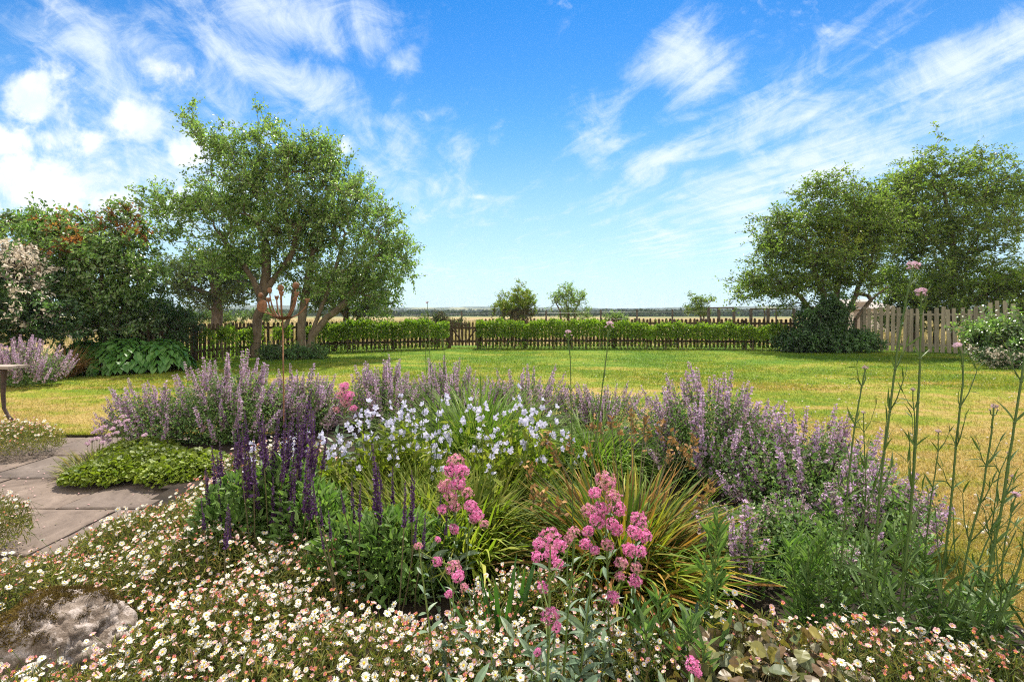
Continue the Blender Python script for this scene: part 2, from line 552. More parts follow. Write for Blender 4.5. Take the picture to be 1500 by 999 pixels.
DAISY = [daisy_mesh('daisy_head', 'white', .05, 1.0, 19, 1), daisy_mesh('daisy_head', 'white', -.18, 1.08, 17, 2),
         daisy_mesh('daisy_head', 'white', .25, .95, 18, 5), daisy_mesh('daisy_head', 'blush', .35, .9, 16, 3),
         daisy_mesh('daisy_head', 'rose', .95, .8, 14, 4)]
DAISY_MATS = [M['white'], M['blush'], M['rose'], M['disc'], M['stem']]


def spike_geo(kind, seed):
    """a flower spike along +z, 1 m long scale is set by its own size in metres"""
    rng = np.random.default_rng(seed)
    g = G()
    q = (np.array([(-.5, 0, 0), (.5, 0, 0), (.42, .9, .12), (-.42, .9, .12)], float), [(np.array([(0, 1, 2, 3)]), 0)])
    if kind == 'catmint':
        Lz, nw = .20, 11
        g.segs([[0, 0, -.02]], [[0, 0, Lz]], .0016, .0008, 4, 2)
        for i in range(nw):
            t = i / (nw - 1)
            z = Lz * t ** .85
            k = int(15 * (1 - .35 * t)) if i != 1 else 5
            rad = .0195 * (1 - .5 * t)
            a = rng.uniform(0, 6.28, k)
            d = np.stack([np.cos(a), np.sin(a), rng.uniform(-.1, .9, k)], -1)
            pos = np.stack([np.cos(a) * rad * .35, np.sin(a) * rad * .35, z + rng.normal(size=k) * .004], -1)
            sz = rad * rng.uniform(.55, 1.15, k)
            mats = rng.uniform(size=k) < .55 + .25 * t
            MM = frame(d, rng.normal(size=(k, 3)) + np.array([0, 0, .6])) * sz[:, None, None]
            MM[:, :, 0] *= .75
            g.inst(q, MM[mats], pos[mats], 0)
            g.inst(q, MM[~mats], pos[~mats], 1)
        return g, [M['lav'], M['calyx'], M['stem']]
    Lz, nw = .20, 24
    g.segs([[0, 0, -.03]], [[0, 0, Lz]], .0020, .0010, 4, 1)
    for i in range(nw):
        t = i / (nw - 1)
        z = Lz * t
        k = 8
        rad = .0138 * (1 - .70 * t ** 1.3) * (.75 if i % 3 == 2 else 1)
        a = rng.uniform(0, 6.28, k)
        d = np.stack([np.cos(a), np.sin(a), rng.uniform(.3, 1.2, k)], -1)
        pos = np.stack([np.cos(a) * rad * .2, np.sin(a) * rad * .2, z + rng.normal(size=k) * .002], -1)
        sz = rad * rng.uniform(.8, 1.15, k)
        MM = frame(d, rng.normal(size=(k, 3)) * .5 + np.array([0, 0, .8])) * sz[:, None, None]
        MM[:, :, 0] *= .6
        g.inst(q, MM, pos, 0)
    return g, [M['salvia'], M['brownstem']]


SPIKES = {}
for kd in ('catmint', 'salvia'):
    SPIKES[kd] = []
    for sd in range(4):
        g, ms = spike_geo(kd, sd + 3)
        SPIKES[kd].append((g, g.mesh('flower_spike', ms), ms))


def tmpl_of(g):
    """a G as an instancing template"""
    return np.concatenate(g.v), [(f, m) for f, m in g.f]


def put_heads(root, name, variants, pos, dirs, sc, limit=100, rng=RNG, pick=None):
    """variants: (G, mesh, materials); the `limit` nearest become parts of their own, the rest one part of kind stuff"""
    pos, dirs = np.asarray(pos), np.asarray(dirs)
    n = len(pos)
    if n == 0:
        return
    sc = np.broadcast_to(np.asarray(sc, float), (n,))
    k = rng.integers(0, len(variants), n) if pick is None else np.asarray(pick)
    inside = (np.abs(pos[:, 0]) < pos[:, 1] * 1.05) & ((EYE - pos[:, 2]) * F / np.maximum(pos[:, 1], .1) < 545)
    order = np.argsort(np.where(inside, 0, 100) + np.linalg.norm(pos - np.array([0, 0, EYE]), axis=1))
    for i in order[:limit]:
        place(root, name, variants[k[i]][1], pos[i], dirs[i], sc[i])
    rest = order[limit:]
    if len(rest):
        g = G()
        mats = []
        MM = frame_z(dirs[rest]) * sc[rest][:, None, None]
        for v, (gv, me, ms) in enumerate(variants):
            s = k[rest] == v
            if not s.any():
                continue
            idx = []
            for m in ms:
                if m not in mats:
                    mats.append(m)
                idx.append(mats.index(m))
            V, fl = tmpl_of(gv)
            g.inst((V, [(f, idx[m]) for f, m in fl]), MM[s], pos[rest][s])
        g.build('smaller_' + name, mats, root, kind='stuff')


# ------------------------------------------------------------------ setting
def in_poly(x, y, poly):
    c = np.zeros(len(x), bool)
    n = len(poly)
    for i in range(n):
        x1, y1 = poly[i]
        x2, y2 = poly[(i + 1) % n]
        hit = ((y1 > y) != (y2 > y)) & (x < (x2 - x1) * (y - y1) / (y2 - y1 + 1e-12) + x1)
        c ^= hit
    return c


BED = [(-3.15, 4.75), (-3.3, 4.2), (-3.05, 3.75), (-2.45, 3.5), (-2.3, 3.1), (-2.15, 2.6), (-2.25, 2.2), (-2.6, 1.7), (-2.4, .5), (2.2, .5), (1.9, 1.5), (1.82, 2.3),
       (2.05, 3.0), (2.2, 3.8), (2.0, 4.6), (1.3, 5.3), (.8, 5.9), (-.4, 6.1), (-2.2, 6.0), (-2.9, 5.5)]


def soil_z(x, y):
    """height of the soil in the bed"""
    return .035 + .03 * np.sin(x * 3.1) * np.sin(y * 2.7) + .06 * np.clip(1 - (np.asarray(y) - 1.0) / 2.5, 0, 1)


def sheet(name, x0, x1, y0, y1, nx, ny, zf, mat, keep=None):
    xs, ys = np.linspace(x0, x1, nx + 1), np.linspace(y0, y1, ny + 1)
    X, Y = np.meshgrid(xs, ys)
    Z = zf(X, Y) if callable(zf) else np.full_like(X, zf)
    V = np.stack([X, Y, Z], -1).reshape(-1, 3)
    i = np.arange(ny)[:, None] * (nx + 1) + np.arange(nx)[None]
    Q = np.stack([i, i + 1, i + nx + 2, i + nx + 1], -1).reshape(-1, 4)
    if keep is not None:
        c = V[Q].mean(1)
        Q = Q[keep(c[:, 0], c[:, 1])]
    g = G()
    g.add(V, Q)
    o = g.build(name, mat, smooth=True)
    o['kind'] = 'structure'
    return o


def lawn_ok(x, y):
    return (y > 5.06) | (x > .4)


def build_setting():
    # field: one sheet reaching the horizon
    sheet('field', -1890, 1890, -39, 1440, 60, 60, -.07, M['field'])
    # lawn: a slab of turf with a cut edge along the paving
    g = G()
    for x0, x1, y0, y1 in ((-14, 17, 5.06, 19.2), (.4, 17, .2, 5.06)):
        nx, ny = int((x1 - x0) / .5), int((y1 - y0) / .5)
        xs, ys = np.linspace(x0, x1, nx + 1), np.linspace(y0, y1, ny + 1)
        X, Y = np.meshgrid(xs, ys)
        und = .012 * np.sin(X * 1.3 + Y * .7) * np.sin(Y * .9) * np.clip(Y - 5.06, 0, 1)
        V = np.stack([X, Y, und], -1).reshape(-1, 3)
        i = np.arange(ny)[:, None] * (nx + 1) + np.arange(nx)[None]
        g.add(V, np.stack([i, i + 1, i + nx + 2, i + nx + 1], -1).reshape(-1, 4))
    g.add([(-14, 5.06, -.06), (.4, 5.06, -.06), (.4, 5.06, 0), (-14, 5.06, 0)], [(0, 1, 2, 3)], 1)
    o = g.build('lawn', [M['lawn'], M['soil']], smooth=True)
    o['kind'] = 'structure'
    # bed soil
    sheet('flower_bed_soil', -3.4, 2.7, .4, 6.2, 90, 90, soil_z, M['soil'], lambda x, y: in_poly(x, y, BED))
    # paving slabs
    rng = np.random.default_rng(5)
    g = G()
    rows = [(5.05, 4.40), (4.40, 3.79), (3.79, 3.20), (3.20, 2.58), (2.58, 1.98), (1.98, 1.4), (1.4, .6)]
    cols = [[-6.4, -5.2, -4.35, -3.3, -2.3, -1.3], [-6.0, -5.0, -4.1, -3.45, -2.6, -1.5], [-6.2, -4.7, -3.85, -2.97, -2.05, -1.2],
            [-6.0, -5.1, -3.9, -3.3, -2.55, -1.6], [-6.0, -4.4, -3.4, -2.75, -1.9], [-5.2, -4.2, -3.1, -2.2, -1.4], [-5, -4, -3, -2]]
    for (ya, yb), cs in zip(rows, cols):
        for xa, xb in zip(cs[:-1], cs[1:]):
            j = .010
            z = -.018 + rng.normal() * .0025
            n = 8
            # bevelled slab with slightly ragged edge
            per = []
            for t in np.linspace(0, 1, n, endpoint=False):
                per.append((xa + j + (xb - xa - 2 * j) * t, yb + j))
            for t in np.linspace(0, 1, n, endpoint=False):
                per.append((xb - j, yb + j + (ya - yb - 2 * j) * t))
            for t in np.linspace(0, 1, n, endpoint=False):
                per.append((xb - j - (xb - xa - 2 * j) * t, ya - j))
            for t in np.linspace(0, 1, n, endpoint=False):
                per.append((xa + j, ya - j - (ya - yb - 2 * j) * t))
            per = np.array(per) + rng.normal(size=(4 * n, 2)) * .0028
            c = np.array([(xa + xb) / 2, (ya + yb) / 2])
            inner = c + (per - c) * np.array([1 - .02 / (xb - xa), 1 - .02 / (ya - yb)])
            m = 4 * n
            V = np.concatenate([np.c_[per, np.full(m, -.062)], np.c_[per, np.full(m, z - .006)], np.c_[inner, np.full(m, z)]])
            a = np.arange(m)
            b = (a + 1) % m
            g.add(V, np.concatenate([np.stack([a, b, m + b, m + a], -1), np.stack([m + a, m + b, 2 * m + b, 2 * m + a], -1)]))
            g.f.append((np.array([[g.n - m + q for q in range(m)]]), 0))
    o = g.build('paving', M['paving'])
    o['kind'] = 'structure'
    g = G()
    k = 420
    Y = rng.uniform(2.2, 5.0, k)
    X = rng.uniform(-1.06, -.5, k) * Y
    a = rng.uniform(0, 6.28, k)
    d = np.stack([np.cos(a), np.sin(a), np.zeros(k)], -1)
    pos = np.stack([X, Y, np.full(k, -.011)], -1)
    sel = rng.uniform(size=k)
    for m_, lo, hi in ((0, 0, .45), (1, .45, 1.0)):
        q = (sel >= lo) & (sel < hi)
        leaves(g, LEAF2, pos[q], d[q], .018, 2., m_, .25, rng)
    tag(g.build('fallen_petals', [M['blush'], M['brownstem']]), 'fallen petals and bits of dry leaf scattered over the paving', 'petals', kind='stuff')
    sheet('path_bedding', -6.6, -.9, .4, 5.055, 4, 4, -.045, M['soil'])


build_setting()


def blades_on(n, yr, xr, keep, size, width, rng, bias=1.0):
    u = rng.uniform(size=n)
    Y = yr[0] * (yr[1] / yr[0]) ** (u ** bias)
    half = Y * 1.1 + .4
    X = rng.uniform(-1, 1, n) * half
    ok = (X > xr[0]) & (X < xr[1]) & keep(X, Y)
    X, Y = X[ok], Y[ok]
    k = len(X)
    a = rng.uniform(0, 6.28, k)
    tilt = rng.uniform(.15, 1.15, k)
    d = np.stack([np.cos(a) * np.sin(tilt), np.sin(a) * np.sin(tilt), np.cos(tilt)], -1)
    return np.stack([X, Y, np.full(k, -.004)], -1), d, a


def build_grass():
    rng = np.random.default_rng(21)
    T = (np.array([(-.5, 0, 0), (.5, 0, 0), (.28, .6, -.08), (-.28, .6, -.08), (0, 1, -.25)], float), [(np.array([(0, 1, 2, 3)]), 0), (np.array([(3, 2, 4)]), 0)])
    g = G()
    keep = lambda x, y: lawn_ok(x, y) & ~in_poly(x, y, BED)
    for n, yr, L, w in ((330000, (1.9, 8), .044, .0048), (230000, (8, 18.5), .045, .012)):
        pos, d, a = blades_on(n, yr, (-13, 16), keep, 0, 0, rng)
        k = len(pos)
        MM = frame(d, -np.stack([np.cos(a), np.sin(a), np.zeros(k)], -1) + rng.normal(size=(k, 3)) * .5)
        ls = L * rng.uniform(.5, 1.2, k)
        sc = np.stack([np.full(k, w) * rng.uniform(.7, 1.3, k), ls, ls], -1)
        g.inst(T, MM * sc[:, None, :], pos)
    # longer unmown fringe where turf meets paving
    k = 4000
    X = rng.uniform(-7, -.9, k)
    pos = np.stack([X, 5.06 + np.abs(rng.normal(size=k)) * .03, np.full(k, -.005)], -1)
    d = nrm(np.stack([rng.normal(size=k) * .4, -rng.uniform(0, .9, k), np.ones(k)], -1))
    MM = frame(d, np.array([[0, 1., 0]]) + rng.normal(size=(k, 3)) * .5)
    ls = .05 * rng.uniform(.5, 1.2, k)
    g.inst(T, MM * np.stack([np.full(k, .005), ls, ls], -1)[:, None, :], pos)
    tag(g.build('grass', M['blade']), 'short mown grass of the lawn, green with yellow dry patches', 'grass', kind='stuff')
    # white clover heads in the turf
    g = G()
    V, T_, Q = disc_fan(.011, 6, 0, .012)
    TT = (V, [(np.array(T_), 0), (np.array(Q), 0)])
    n = 900
    Y = 2.6 * (13 / 2.6) ** rng.uniform(size=n)
    X = rng.uniform(-.2, 1.1, n) * Y
    cl = np.sin(X * 1.7 + 1) * np.sin(Y * 1.3) + rng.normal(size=n) * .5
    ok = (cl > .1) & keep(X, Y)
    pos = np.stack([X[ok], Y[ok], np.full(ok.sum(), .03)], -1)
    g.inst(TT, frame_z(rand_dirs(len(pos), 2.)), pos)
    tag(g.build('clover_heads', M['blossom']), 'tiny white clover heads dotted through the mown lawn', 'clover', kind='stuff')
    # tall dry grass of the field beyond the fence
    g = G()
    for n, y0, y1, L, w in ((26000, 19.5, 34, .62, .02), (26000, 34, 90, .62, .05)):
        Y = y0 * (y1 / y0) ** rng.uniform(size=n)
        X = rng.uniform(-1.1, 1.1, n) * Y
        k = n
        a = rng.uniform(0, 6.28, k)
        t = rng.uniform(0, .6, k)
        d = np.stack([np.cos(a) * np.sin(t), np.sin(a) * np.sin(t), np.cos(t)], -1)
        MM = frame(d, rng.normal(size=(k, 3)))
        patch = .75 + .35 * np.sin(X * .31 + 1.3) * np.sin(Y * .23)
        ls = L * rng.uniform(.4, 1.15, k) * patch
        g.inst(T, MM * np.stack([w * rng.uniform(.5, 1.3, k), ls, ls], -1)[:, None, :], np.stack([X, Y, np.full(k, -.07)], -1))
    tag(g.build('long_grass', M['longgrass']), 'tall straw coloured grass filling the field beyond the picket fence', 'long grass', kind='stuff')


build_grass()


def build_far():
    rng = np.random.default_rng(31)
    # low ridge of hills
    g = G()
    for (Yd, hb, amp, ph) in ((500, 2.6, 1.6, .3), (760, 6.2, 2.6, 1.7), (1100, 15.5, 4.2, 4.0)):
        n = 220
        X = np.linspace(-1.25 * Yd, 1.25 * Yd, n)
        u = X / Yd
        h = hb + amp * (.5 * np.sin(u * 5 + ph) + .3 * np.sin(u * 13 + ph * 2) + .15 * np.sin(u * 31 + ph)) + rng.normal(size=n) * .25
        rowsY = [(-130, -.6), (-60, .45), (0, 1.0), (100, .75), (250, -.4)]
        V = np.concatenate([np.stack([X, np.full(n, Yd + dy), np.where(k < 0, -3, h * k)], -1) for dy, k in rowsY])
        Q = []
        for r in range(len(rowsY) - 1):
            a = np.arange(n - 1) + r * n
            Q.append(np.stack([a, a + 1, a + n + 1, a + n], -1))
        g.add(V, np.concatenate(Q))
    g.build('hills', M['hill'], smooth=True)['kind'] = 'structure'
    # far woods and hedgerows, one mass
    g = G()
    T = (np.array([(-.5, 0, 0), (.5, 0, 0), (.35, .8, .2), (-.4, .75, -.2)], float), [(np.array([(0, 1, 2, 3)]), 0)])
    for i in range(430):
        Yd = 200 * (1050 / 200) ** rng.uniform() if i > 150 else rng.uniform(480, 1080)
        X0 = rng.uniform(-1.15, 1.15) * Yd
        w = rng.uniform(.015, .10) * Yd
        h = rng.uniform(1.8, 4.2) * (.7 if Yd < 360 else 1.0)
        base = max(0, (Yd - 460) * .0135)
        k = 420
        t = rng.uniform(-1, 1, k)
        prof = np.sqrt(1 - t * t) * (.75 + .25 * np.sin(t * 17 + i))
        pos = np.stack([X0 + t * w, Yd + rng.normal(size=k) * 6, base + h * prof * rng.uniform(0, 1, k) ** .7], -1)
        sz = h * rng.uniform(.25, .55, k)
        g.inst(T, frame(rand_dirs(k, .6), rng.normal(size=(k, 3))) * sz[:, None, None], pos)
    tag(g.build('far_woods', M['woods']), 'hazy belt of far-off woods and hedgerows along the horizon', 'woods', kind='stuff')


build_far()
#--MORE--


# ------------------------------------------------------------------ trees and shrubs
def E(px, py, Z, rx, ry, rd=None):
    """an ellipsoid of a crown: centre and radii in metres, measured off the photograph"""
    s = Z / F
    return (P(px, py, Z), np.array([rx * s, (rd if rd else (rx + ry) * .5 * s), ry * s]))


def skeleton_tree(name, label, cat, trunks, ells, n, leafmat, bark, seed, group=None, leaf=.07, T=LEAF2, tw=5, per=10, tlen=.4, flat=0.0,
                  upw=.25, lean=(0, 0, 0), rtip=.006, step=.3, extra=None, shell=.45, crown_name='crown', leafdroop=0., drop=0.):
    rng = np.random.default_rng(seed)
    N, par, fixed = [], [], []
    roots = []
    for pts, r0 in trunks:
        pts = np.asarray(pts, float)
        prev = -1
        # resample with a slight wobble
        for a, b in zip(pts[:-1], pts[1:]):
            k = max(1, int(np.linalg.norm(b - a) / step))
            for t in range(k):
                q = a + (b - a) * t / k
                if prev >= 0:
                    q = q + rng.normal(size=3) * .018
                else:
                    roots.append((len(N), r0))
                N.append(q)
                par.append(prev)
                prev = len(N) - 1
        N.append(pts[-1])
        par.append(prev)
    ntr = len(N)
    ells = [(c - np.array([0, 0, drop * float(np.clip((c[2] - 3.5) / 1.5, 0, 1))]), r) for c, r in ells]
    # attractors in the ellipsoids, more of them towards the outside
    vol = np.array([np.prod(r) ** .75 for c, r in ells])
    cnt = np.maximum(2, (n * vol / vol.sum()).astype(int))
    att = []
    for (c, r), k in zip(ells, cnt):
        d = rand_dirs(k, rng=rng)
        att.append(c + d * r * (rng.uniform(0, 1, k) ** shell)[:, None])
    att = np.concatenate(att)
    top = np.asarray([N[i] for i in range(ntr)])
    order = np.argsort(np.min(np.linalg.norm(att[:, None] - top[None, ::2], axis=2), axis=1))
    ends = []
    arr = np.zeros((ntr + len(att) * 24 + 10, 3))
    arr[:ntr] = N
    m = ntr
    zmin = top[:, 2].min() + .15 * (top[:, 2].max() - top[:, 2].min())
    for i in order:
        p = att[i]
        q = arr[:m]
        dd = p - q
        cost = np.linalg.norm(dd, axis=1) + .9 * np.maximum(0, -dd[:, 2]) + np.where(q[:, 2] < zmin, 1.5, 0)
        j = int(np.argmin(cost))
        L = np.linalg.norm(p - arr[j])
        pj = par[j]
        pd = nrm(arr[j] - arr[pj]) if pj >= 0 else np.array([0, 0, 1.])
        k = max(2, min(22, int(L / step)))
        ctrl = arr[j] + pd * L * .3 + (p - arr[j]) * .25 + rng.normal(size=3) * L * .06
        prev = j
        for t in np.arange(1, k + 1) / k:
            arr[m] = (1 - t) ** 2 * arr[j] + 2 * t * (1 - t) * ctrl + t * t * p
            par.append(prev)
            prev = m
            m += 1
        ends.append((prev, nrm(p - ctrl)))
    par = np.array(par)
    arr = arr[:m]
    load = np.zeros(m)
    for e, _ in ends:
        load[e] += 1
    for i in range(m - 1, -1, -1):
        if par[i] >= 0:
            load[par[i]] += load[i]
    load = np.maximum(load, .3)
    rootof = np.arange(m)
    for i in range(m):
        if par[i] >= 0:
            rootof[i] = rootof[par[i]]
    rad = np.zeros(m)
    for ri, r0 in roots:
        s = rootof == ri
        rad[s] = np.maximum(rtip, r0 * (load[s] / max(load[ri], 1)) ** .62)
        rad[ri] = r0 * 1.25
    g = G()
    ch = np.where(par >= 0)[0]
    big = rad[ch] > .03
    g.segs(arr[par[ch[big]]], arr[ch[big]] + nrm(arr[ch[big]] - arr[par[ch[big]]]) * .02, np.minimum(rad[par[ch[big]]], rad[ch[big]] * 1.25), rad[ch[big]], 9)
    sm = ch[~big]
    g.segs(arr[par[sm]], arr[sm], np.minimum(rad[par[sm]], rad[sm] * 1.3), rad[sm], 4)
    # leafy twigs
    E_ = np.array([arr[e] for e, _ in ends])
    D_ = np.array([d for _, d in ends])
    K = len(E_)
    tp = np.repeat(E_, tw, 0)
    td = np.repeat(D_, tw, 0) * .7 + rng.normal(size=(K * tw, 3)) * .75 + np.array([0, 0, upw]) + np.array(lean)
    td[:, 2] *= (1 - flat)
    td = nrm(td)
    tl = tlen * rng.uniform(.5, 1.35, K * tw)
    g.segs(tp, tp + td * tl[:, None], rtip * .8, rtip * .4, 3)
    base = np.asarray(trunks[0][0][0], float)
    root = thing(name, label, cat, (base[0], base[1], 0), group)
    g.build('trunk', bark, root, smooth=True)
    lp = np.repeat(tp, per, 0) + np.repeat(td * tl[:, None], per, 0) * rng.uniform(.05, 1.05, (K * tw * per, 1)) + rng.normal(size=(K * tw * per, 3)) * (leaf * .35)
    ld = np.repeat(td, per, 0) * .6 + rng.normal(size=(len(lp), 3)) * .7
    ld[:, 2] = ld[:, 2] * (1 - flat * .6) - leafdroop
    g = G()
    mi = np.zeros(len(lp), int)
    mats = [leafmat]
    if extra:
        for q, (em, fn) in enumerate(extra):
            mats.append(em)
            tq = fn(tp, rng)
            mi[np.repeat(tq, per)] = q + 1
    for q in range(len(mats)):
        s = mi == q
        leaves(g, T, lp[s], nrm(ld[s]), leaf, .9, q, .75, rng)
    g.build(crown_name, mats, root)
    return root


def pl(*a):
    return [P(*q) for q in a]


def gp(px, Z):
    return np.array([GX(px, Z), Z, -.03])


def build_trees():
    T_ = skeleton_tree
    # the two old fruit trees on the lawn
    Z = 14.0
    T_('fruit_tree', 'tall loose-crowned tree with a single dark trunk, behind the rusty bowl sculpture', 'tree',
       [([gp(372, Z), P(377, 480, Z), P(383, 432, Z), P(390, 405, Z), P(388, 350, Z)], .125),
        ([P(383, 436, Z), P(400, 412, Z), P(425, 380, Z), P(440, 330, Z)], .085),
        ([P(382, 438, Z), P(372, 410, Z), P(345, 372, Z), P(315, 335, Z)], .075)],
       [E(345, 305, Z, 88, 62, 1.5), E(385, 245, Z, 62, 50, 1.2), E(318, 222, Z, 38, 26, .8), E(281, 168, Z, 8, 26, .25), E(262, 182, Z, 12, 12, .3), E(300, 200, Z, 22, 12, .4), E(268, 300, Z, 50, 30, 1.), E(228, 312, Z, 20, 18, .5), E(250, 345, Z, 24, 20, .6),
        E(345, 375, Z, 75, 28, 1.2), E(440, 235, Z, 42, 40, 1.), E(376, 186, Z, 10, 22, .3), E(408, 196, Z, 9, 30, .3), E(425, 320, Z, 45, 50, 1.2), E(345, 200, Z, 9, 20, .3), E(330, 400, Z, 40, 14, .7)],
       520, M['tree_a'], M['bark'], 3, tw=5, per=13, leaf=.092, tlen=.42, upw=.55, lean=(.12, 0, .1), shell=.55)
    Z = 14.6
    T_('fruit_tree', 'spreading tree with a pale forked trunk leaning right, beside the dark-trunked tree', 'tree',
       [([gp(443, Z), P(441, 480, Z), P(446, 440, Z), P(452, 400, Z), P(462, 350, Z)], .12),
        ([gp(451, Z), P(457, 492, Z), P(478, 466, Z), P(505, 445, Z), P(528, 412, Z), P(545, 380, Z)], .10),
        ([P(455, 492, Z), P(470, 450, Z), P(490, 400, Z), P(505, 350, Z)], .06),
        ([gp(408, Z), P(416, 488, Z), P(428, 452, Z), P(432, 415, Z)], .06)],
       [E(470, 270, Z, 50, 55, 1.3), E(510, 320, Z, 62, 52, 1.5), E(560, 370, Z, 48, 56, 1.2), E(530, 410, Z, 62, 42, 1.4), E(590, 380, Z, 22, 38, .6), E(480, 215, Z, 16, 30, .4), E(448, 350, Z, 55, 62, 1.3),
        E(565, 325, Z, 28, 18, .6), E(470, 410, Z, 60, 34, 1.2), E(560, 438, Z, 32, 20, .7), E(520, 275, Z, 22, 30, .6)],
       500, M['tree_a'], M['barkpale'], 4, tw=5, per=13, leaf=.092, tlen=.42, upw=.3, lean=(.12, 0, 0), shell=.55)
    # trees beyond the fence on the left
    Z = 29.0
    T_('field_tree', 'dark wide tree in flat layers beyond the fence, seen under the dark-trunked tree', 'tree',
       [([gp(318, Z), P(318, 445, Z), P(316, 420, Z), P(312, 400, Z)], .3), ([P(317, 440, Z), P(340, 425, Z), P(360, 412, Z)], .14), ([P(317, 436, Z), P(290, 424, Z), P(265, 415, Z)], .14)],
       [E(310, 395, Z, 70, 26, 2.4), E(262, 420, Z, 30, 14, 1.2), E(350, 420, Z, 38, 20, 1.5), E(310, 440, Z, 55, 14, 1.6), E(355, 390, Z, 25, 25, 1)],
       300, M['tree_dark'], M['bark'], 5, tw=5, per=11, leaf=.17, tlen=.75, flat=.45, shell=.6, step=.5)
    Z = 21.0
    T_('field_bush', 'big dark bush beyond the fence, seen under the forked tree', 'bush',
       [([gp(505, Z), P(507, 455, Z), P(505, 430, Z)], .12), ([gp(520, Z), P(528, 450, Z), P(535, 430, Z)], .1)],
       [E(505, 430, Z, 45, 32, 1.4), E(540, 448, Z, 26, 20, .9), E(470, 440, Z, 22, 22, .8)],
       170, M['tree_dark'], M['bark'], 6, tw=5, per=12, leaf=.12, tlen=.5, shell=.55, step=.4)
    # wind-shaped trees on the right
    Z = 16.6
    T_('windswept_tree', 'wide windswept tree with many dark stems rising out of the ivy mound', 'tree',
       [([gp(1215, Z), P(1212, 470, Z), P(1205, 430, Z), P(1192, 395, Z), P(1180, 350, Z)], .09), ([gp(1224, Z), P(1224, 465, Z), P(1228, 420, Z), P(1238, 370, Z), P(1240, 320, Z)], .09),
        ([gp(1235, Z), P(1240, 465, Z), P(1258, 420, Z), P(1278, 380, Z), P(1285, 330, Z)], .07), ([gp(1205, Z), P(1198, 468, Z), P(1172, 435, Z), P(1140, 415, Z)], .08),
        ([gp(1248, Z), P(1254, 468, Z), P(1275, 440, Z), P(1300, 420, Z)], .06)],
       [E(1210, 262, Z, 42, 22, 1.), E(1150, 310, Z, 40, 18, 1.), E(1215, 320, Z, 60, 34, 1.6), E(1135, 360, Z, 38, 30, 1.1), E(1190, 378, Z, 62, 34, 1.7), E(1110, 410, Z, 34, 26, .9), E(1160, 420, Z, 60, 20, 1.4),
        E(1092, 434, Z, 18, 12, .5), E(1260, 285, Z, 40, 26, 1.2), E(1255, 365, Z, 40, 45, 1.4), E(1155, 448, Z, 18, 9, .5), E(1285, 310, Z, 40, 34, 1.2), E(1240, 410, Z, 50, 26, 1.2)],
       760, M['tree_r'], M['bark'], 7, drop=.42, tw=5, per=13, leaf=.092, tlen=.5, flat=.38, upw=.1, lean=(-.15, 0, 0), shell=.6,
       extra=[(M['yellow'], lambda p, r: (np.linalg.norm((p - P(1212, 358, Z)) / np.array([.75, 2.2, .55]), axis=1) < 1) & (p[:, 1] < Z + .2) & (r.uniform(size=len(p)) < .7))])  # sunlit patch on the front of the crown, painted as yellower leaves
    Z = 18.2
    T_('windswept_tree', 'tallest tree, with a bare straight trunk behind the grey picket fence', 'tree',
       [([gp(1394, Z), P(1395, 440, Z), P(1397, 380, Z), P(1392, 320, Z), P(1380, 270, Z)], .11), ([P(1396, 400, Z), P(1425, 360, Z), P(1450, 320, Z), P(1465, 285, Z)], .05),
        ([P(1396, 390, Z), P(1365, 350, Z), P(1335, 310, Z)], .05), ([P(1397, 410, Z), P(1440, 395, Z), P(1490, 370, Z), P(1540, 355, Z)], .05)],
       [E(1335, 262, Z, 55, 28, 1.6), E(1400, 250, Z, 75, 30, 1.9), E(1455, 260, Z, 45, 28, 1.4), E(1298, 292, Z, 50, 34, 1.4), E(1345, 232, Z, 45, 24, 1.2), E(1345, 210, Z, 12, 16, .3), E(1376, 200, Z, 14, 22, .3), E(1430, 212, Z, 34, 12, .7), E(1320, 315, Z, 62, 36, 1.6),
        E(1400, 310, Z, 75, 40, 1.9), E(1340, 375, Z, 58, 36, 1.5), E(1420, 380, Z, 58, 38, 1.5), E(1470, 300, Z, 28, 40, 1.2), E(1360, 420, Z, 60, 26, 1.4), E(1510, 260, Z, 30, 24, 1.), E(1290, 262, Z, 24, 14, .6)],
       860, M['tree_r'], M['bark'], 8, drop=.6, tw=5, per=13, leaf=.098, tlen=.55, flat=.38, upw=.1, lean=(-.12, 0, 0), shell=.6)
    Z = 20.5
    T_('screen_tree', 'dark leafy screen tree close behind the grey picket fence', 'tree',
       [([gp(1340, Z), P(1342, 450, Z), P(1345, 420, Z)], .1), ([gp(1372, Z), P(1370, 440, Z), P(1368, 410, Z)], .1)],
       [E(1335, 432, Z, 42, 26, 1.2), E(1385, 428, Z, 40, 34, 1.2), E(1300, 408, Z, 24, 20, .8), E(1350, 465, Z, 65, 20, 1.)],
       210, M['tree_dark'], M['bark'], 9, tw=5, per=12, leaf=.12, tlen=.5, flat=.3)
    Z = 16.8
    T_('screen_tree', 'yellow-green tree overhanging the far end of the grey picket fence', 'tree',
       [([gp(1455, Z), P(1456, 455, Z), P(1460, 425, Z)], .09), ([gp(1500, Z), P(1498, 450, Z), P(1490, 420, Z)], .09)],
       [E(1455, 412, Z, 48, 20, 1.2), E(1500, 420, Z, 40, 30, 1.2), E(1440, 440, Z, 40, 18, 1.), E(1490, 455, Z, 45, 14, 1.)],
       230, M['tree_r'], M['bark'], 10, tw=5, per=12, leaf=.09, tlen=.42, flat=.5,
       extra=[(M['hedge'], lambda p, r: (p[:, 2] > P(0, 425, 16.8)[2]) & (r.uniform(size=len(p)) < .55))])
    # small trees and bushes in the field
    Z = 24.0
    gtr = 'bushes in the field beyond the fence'
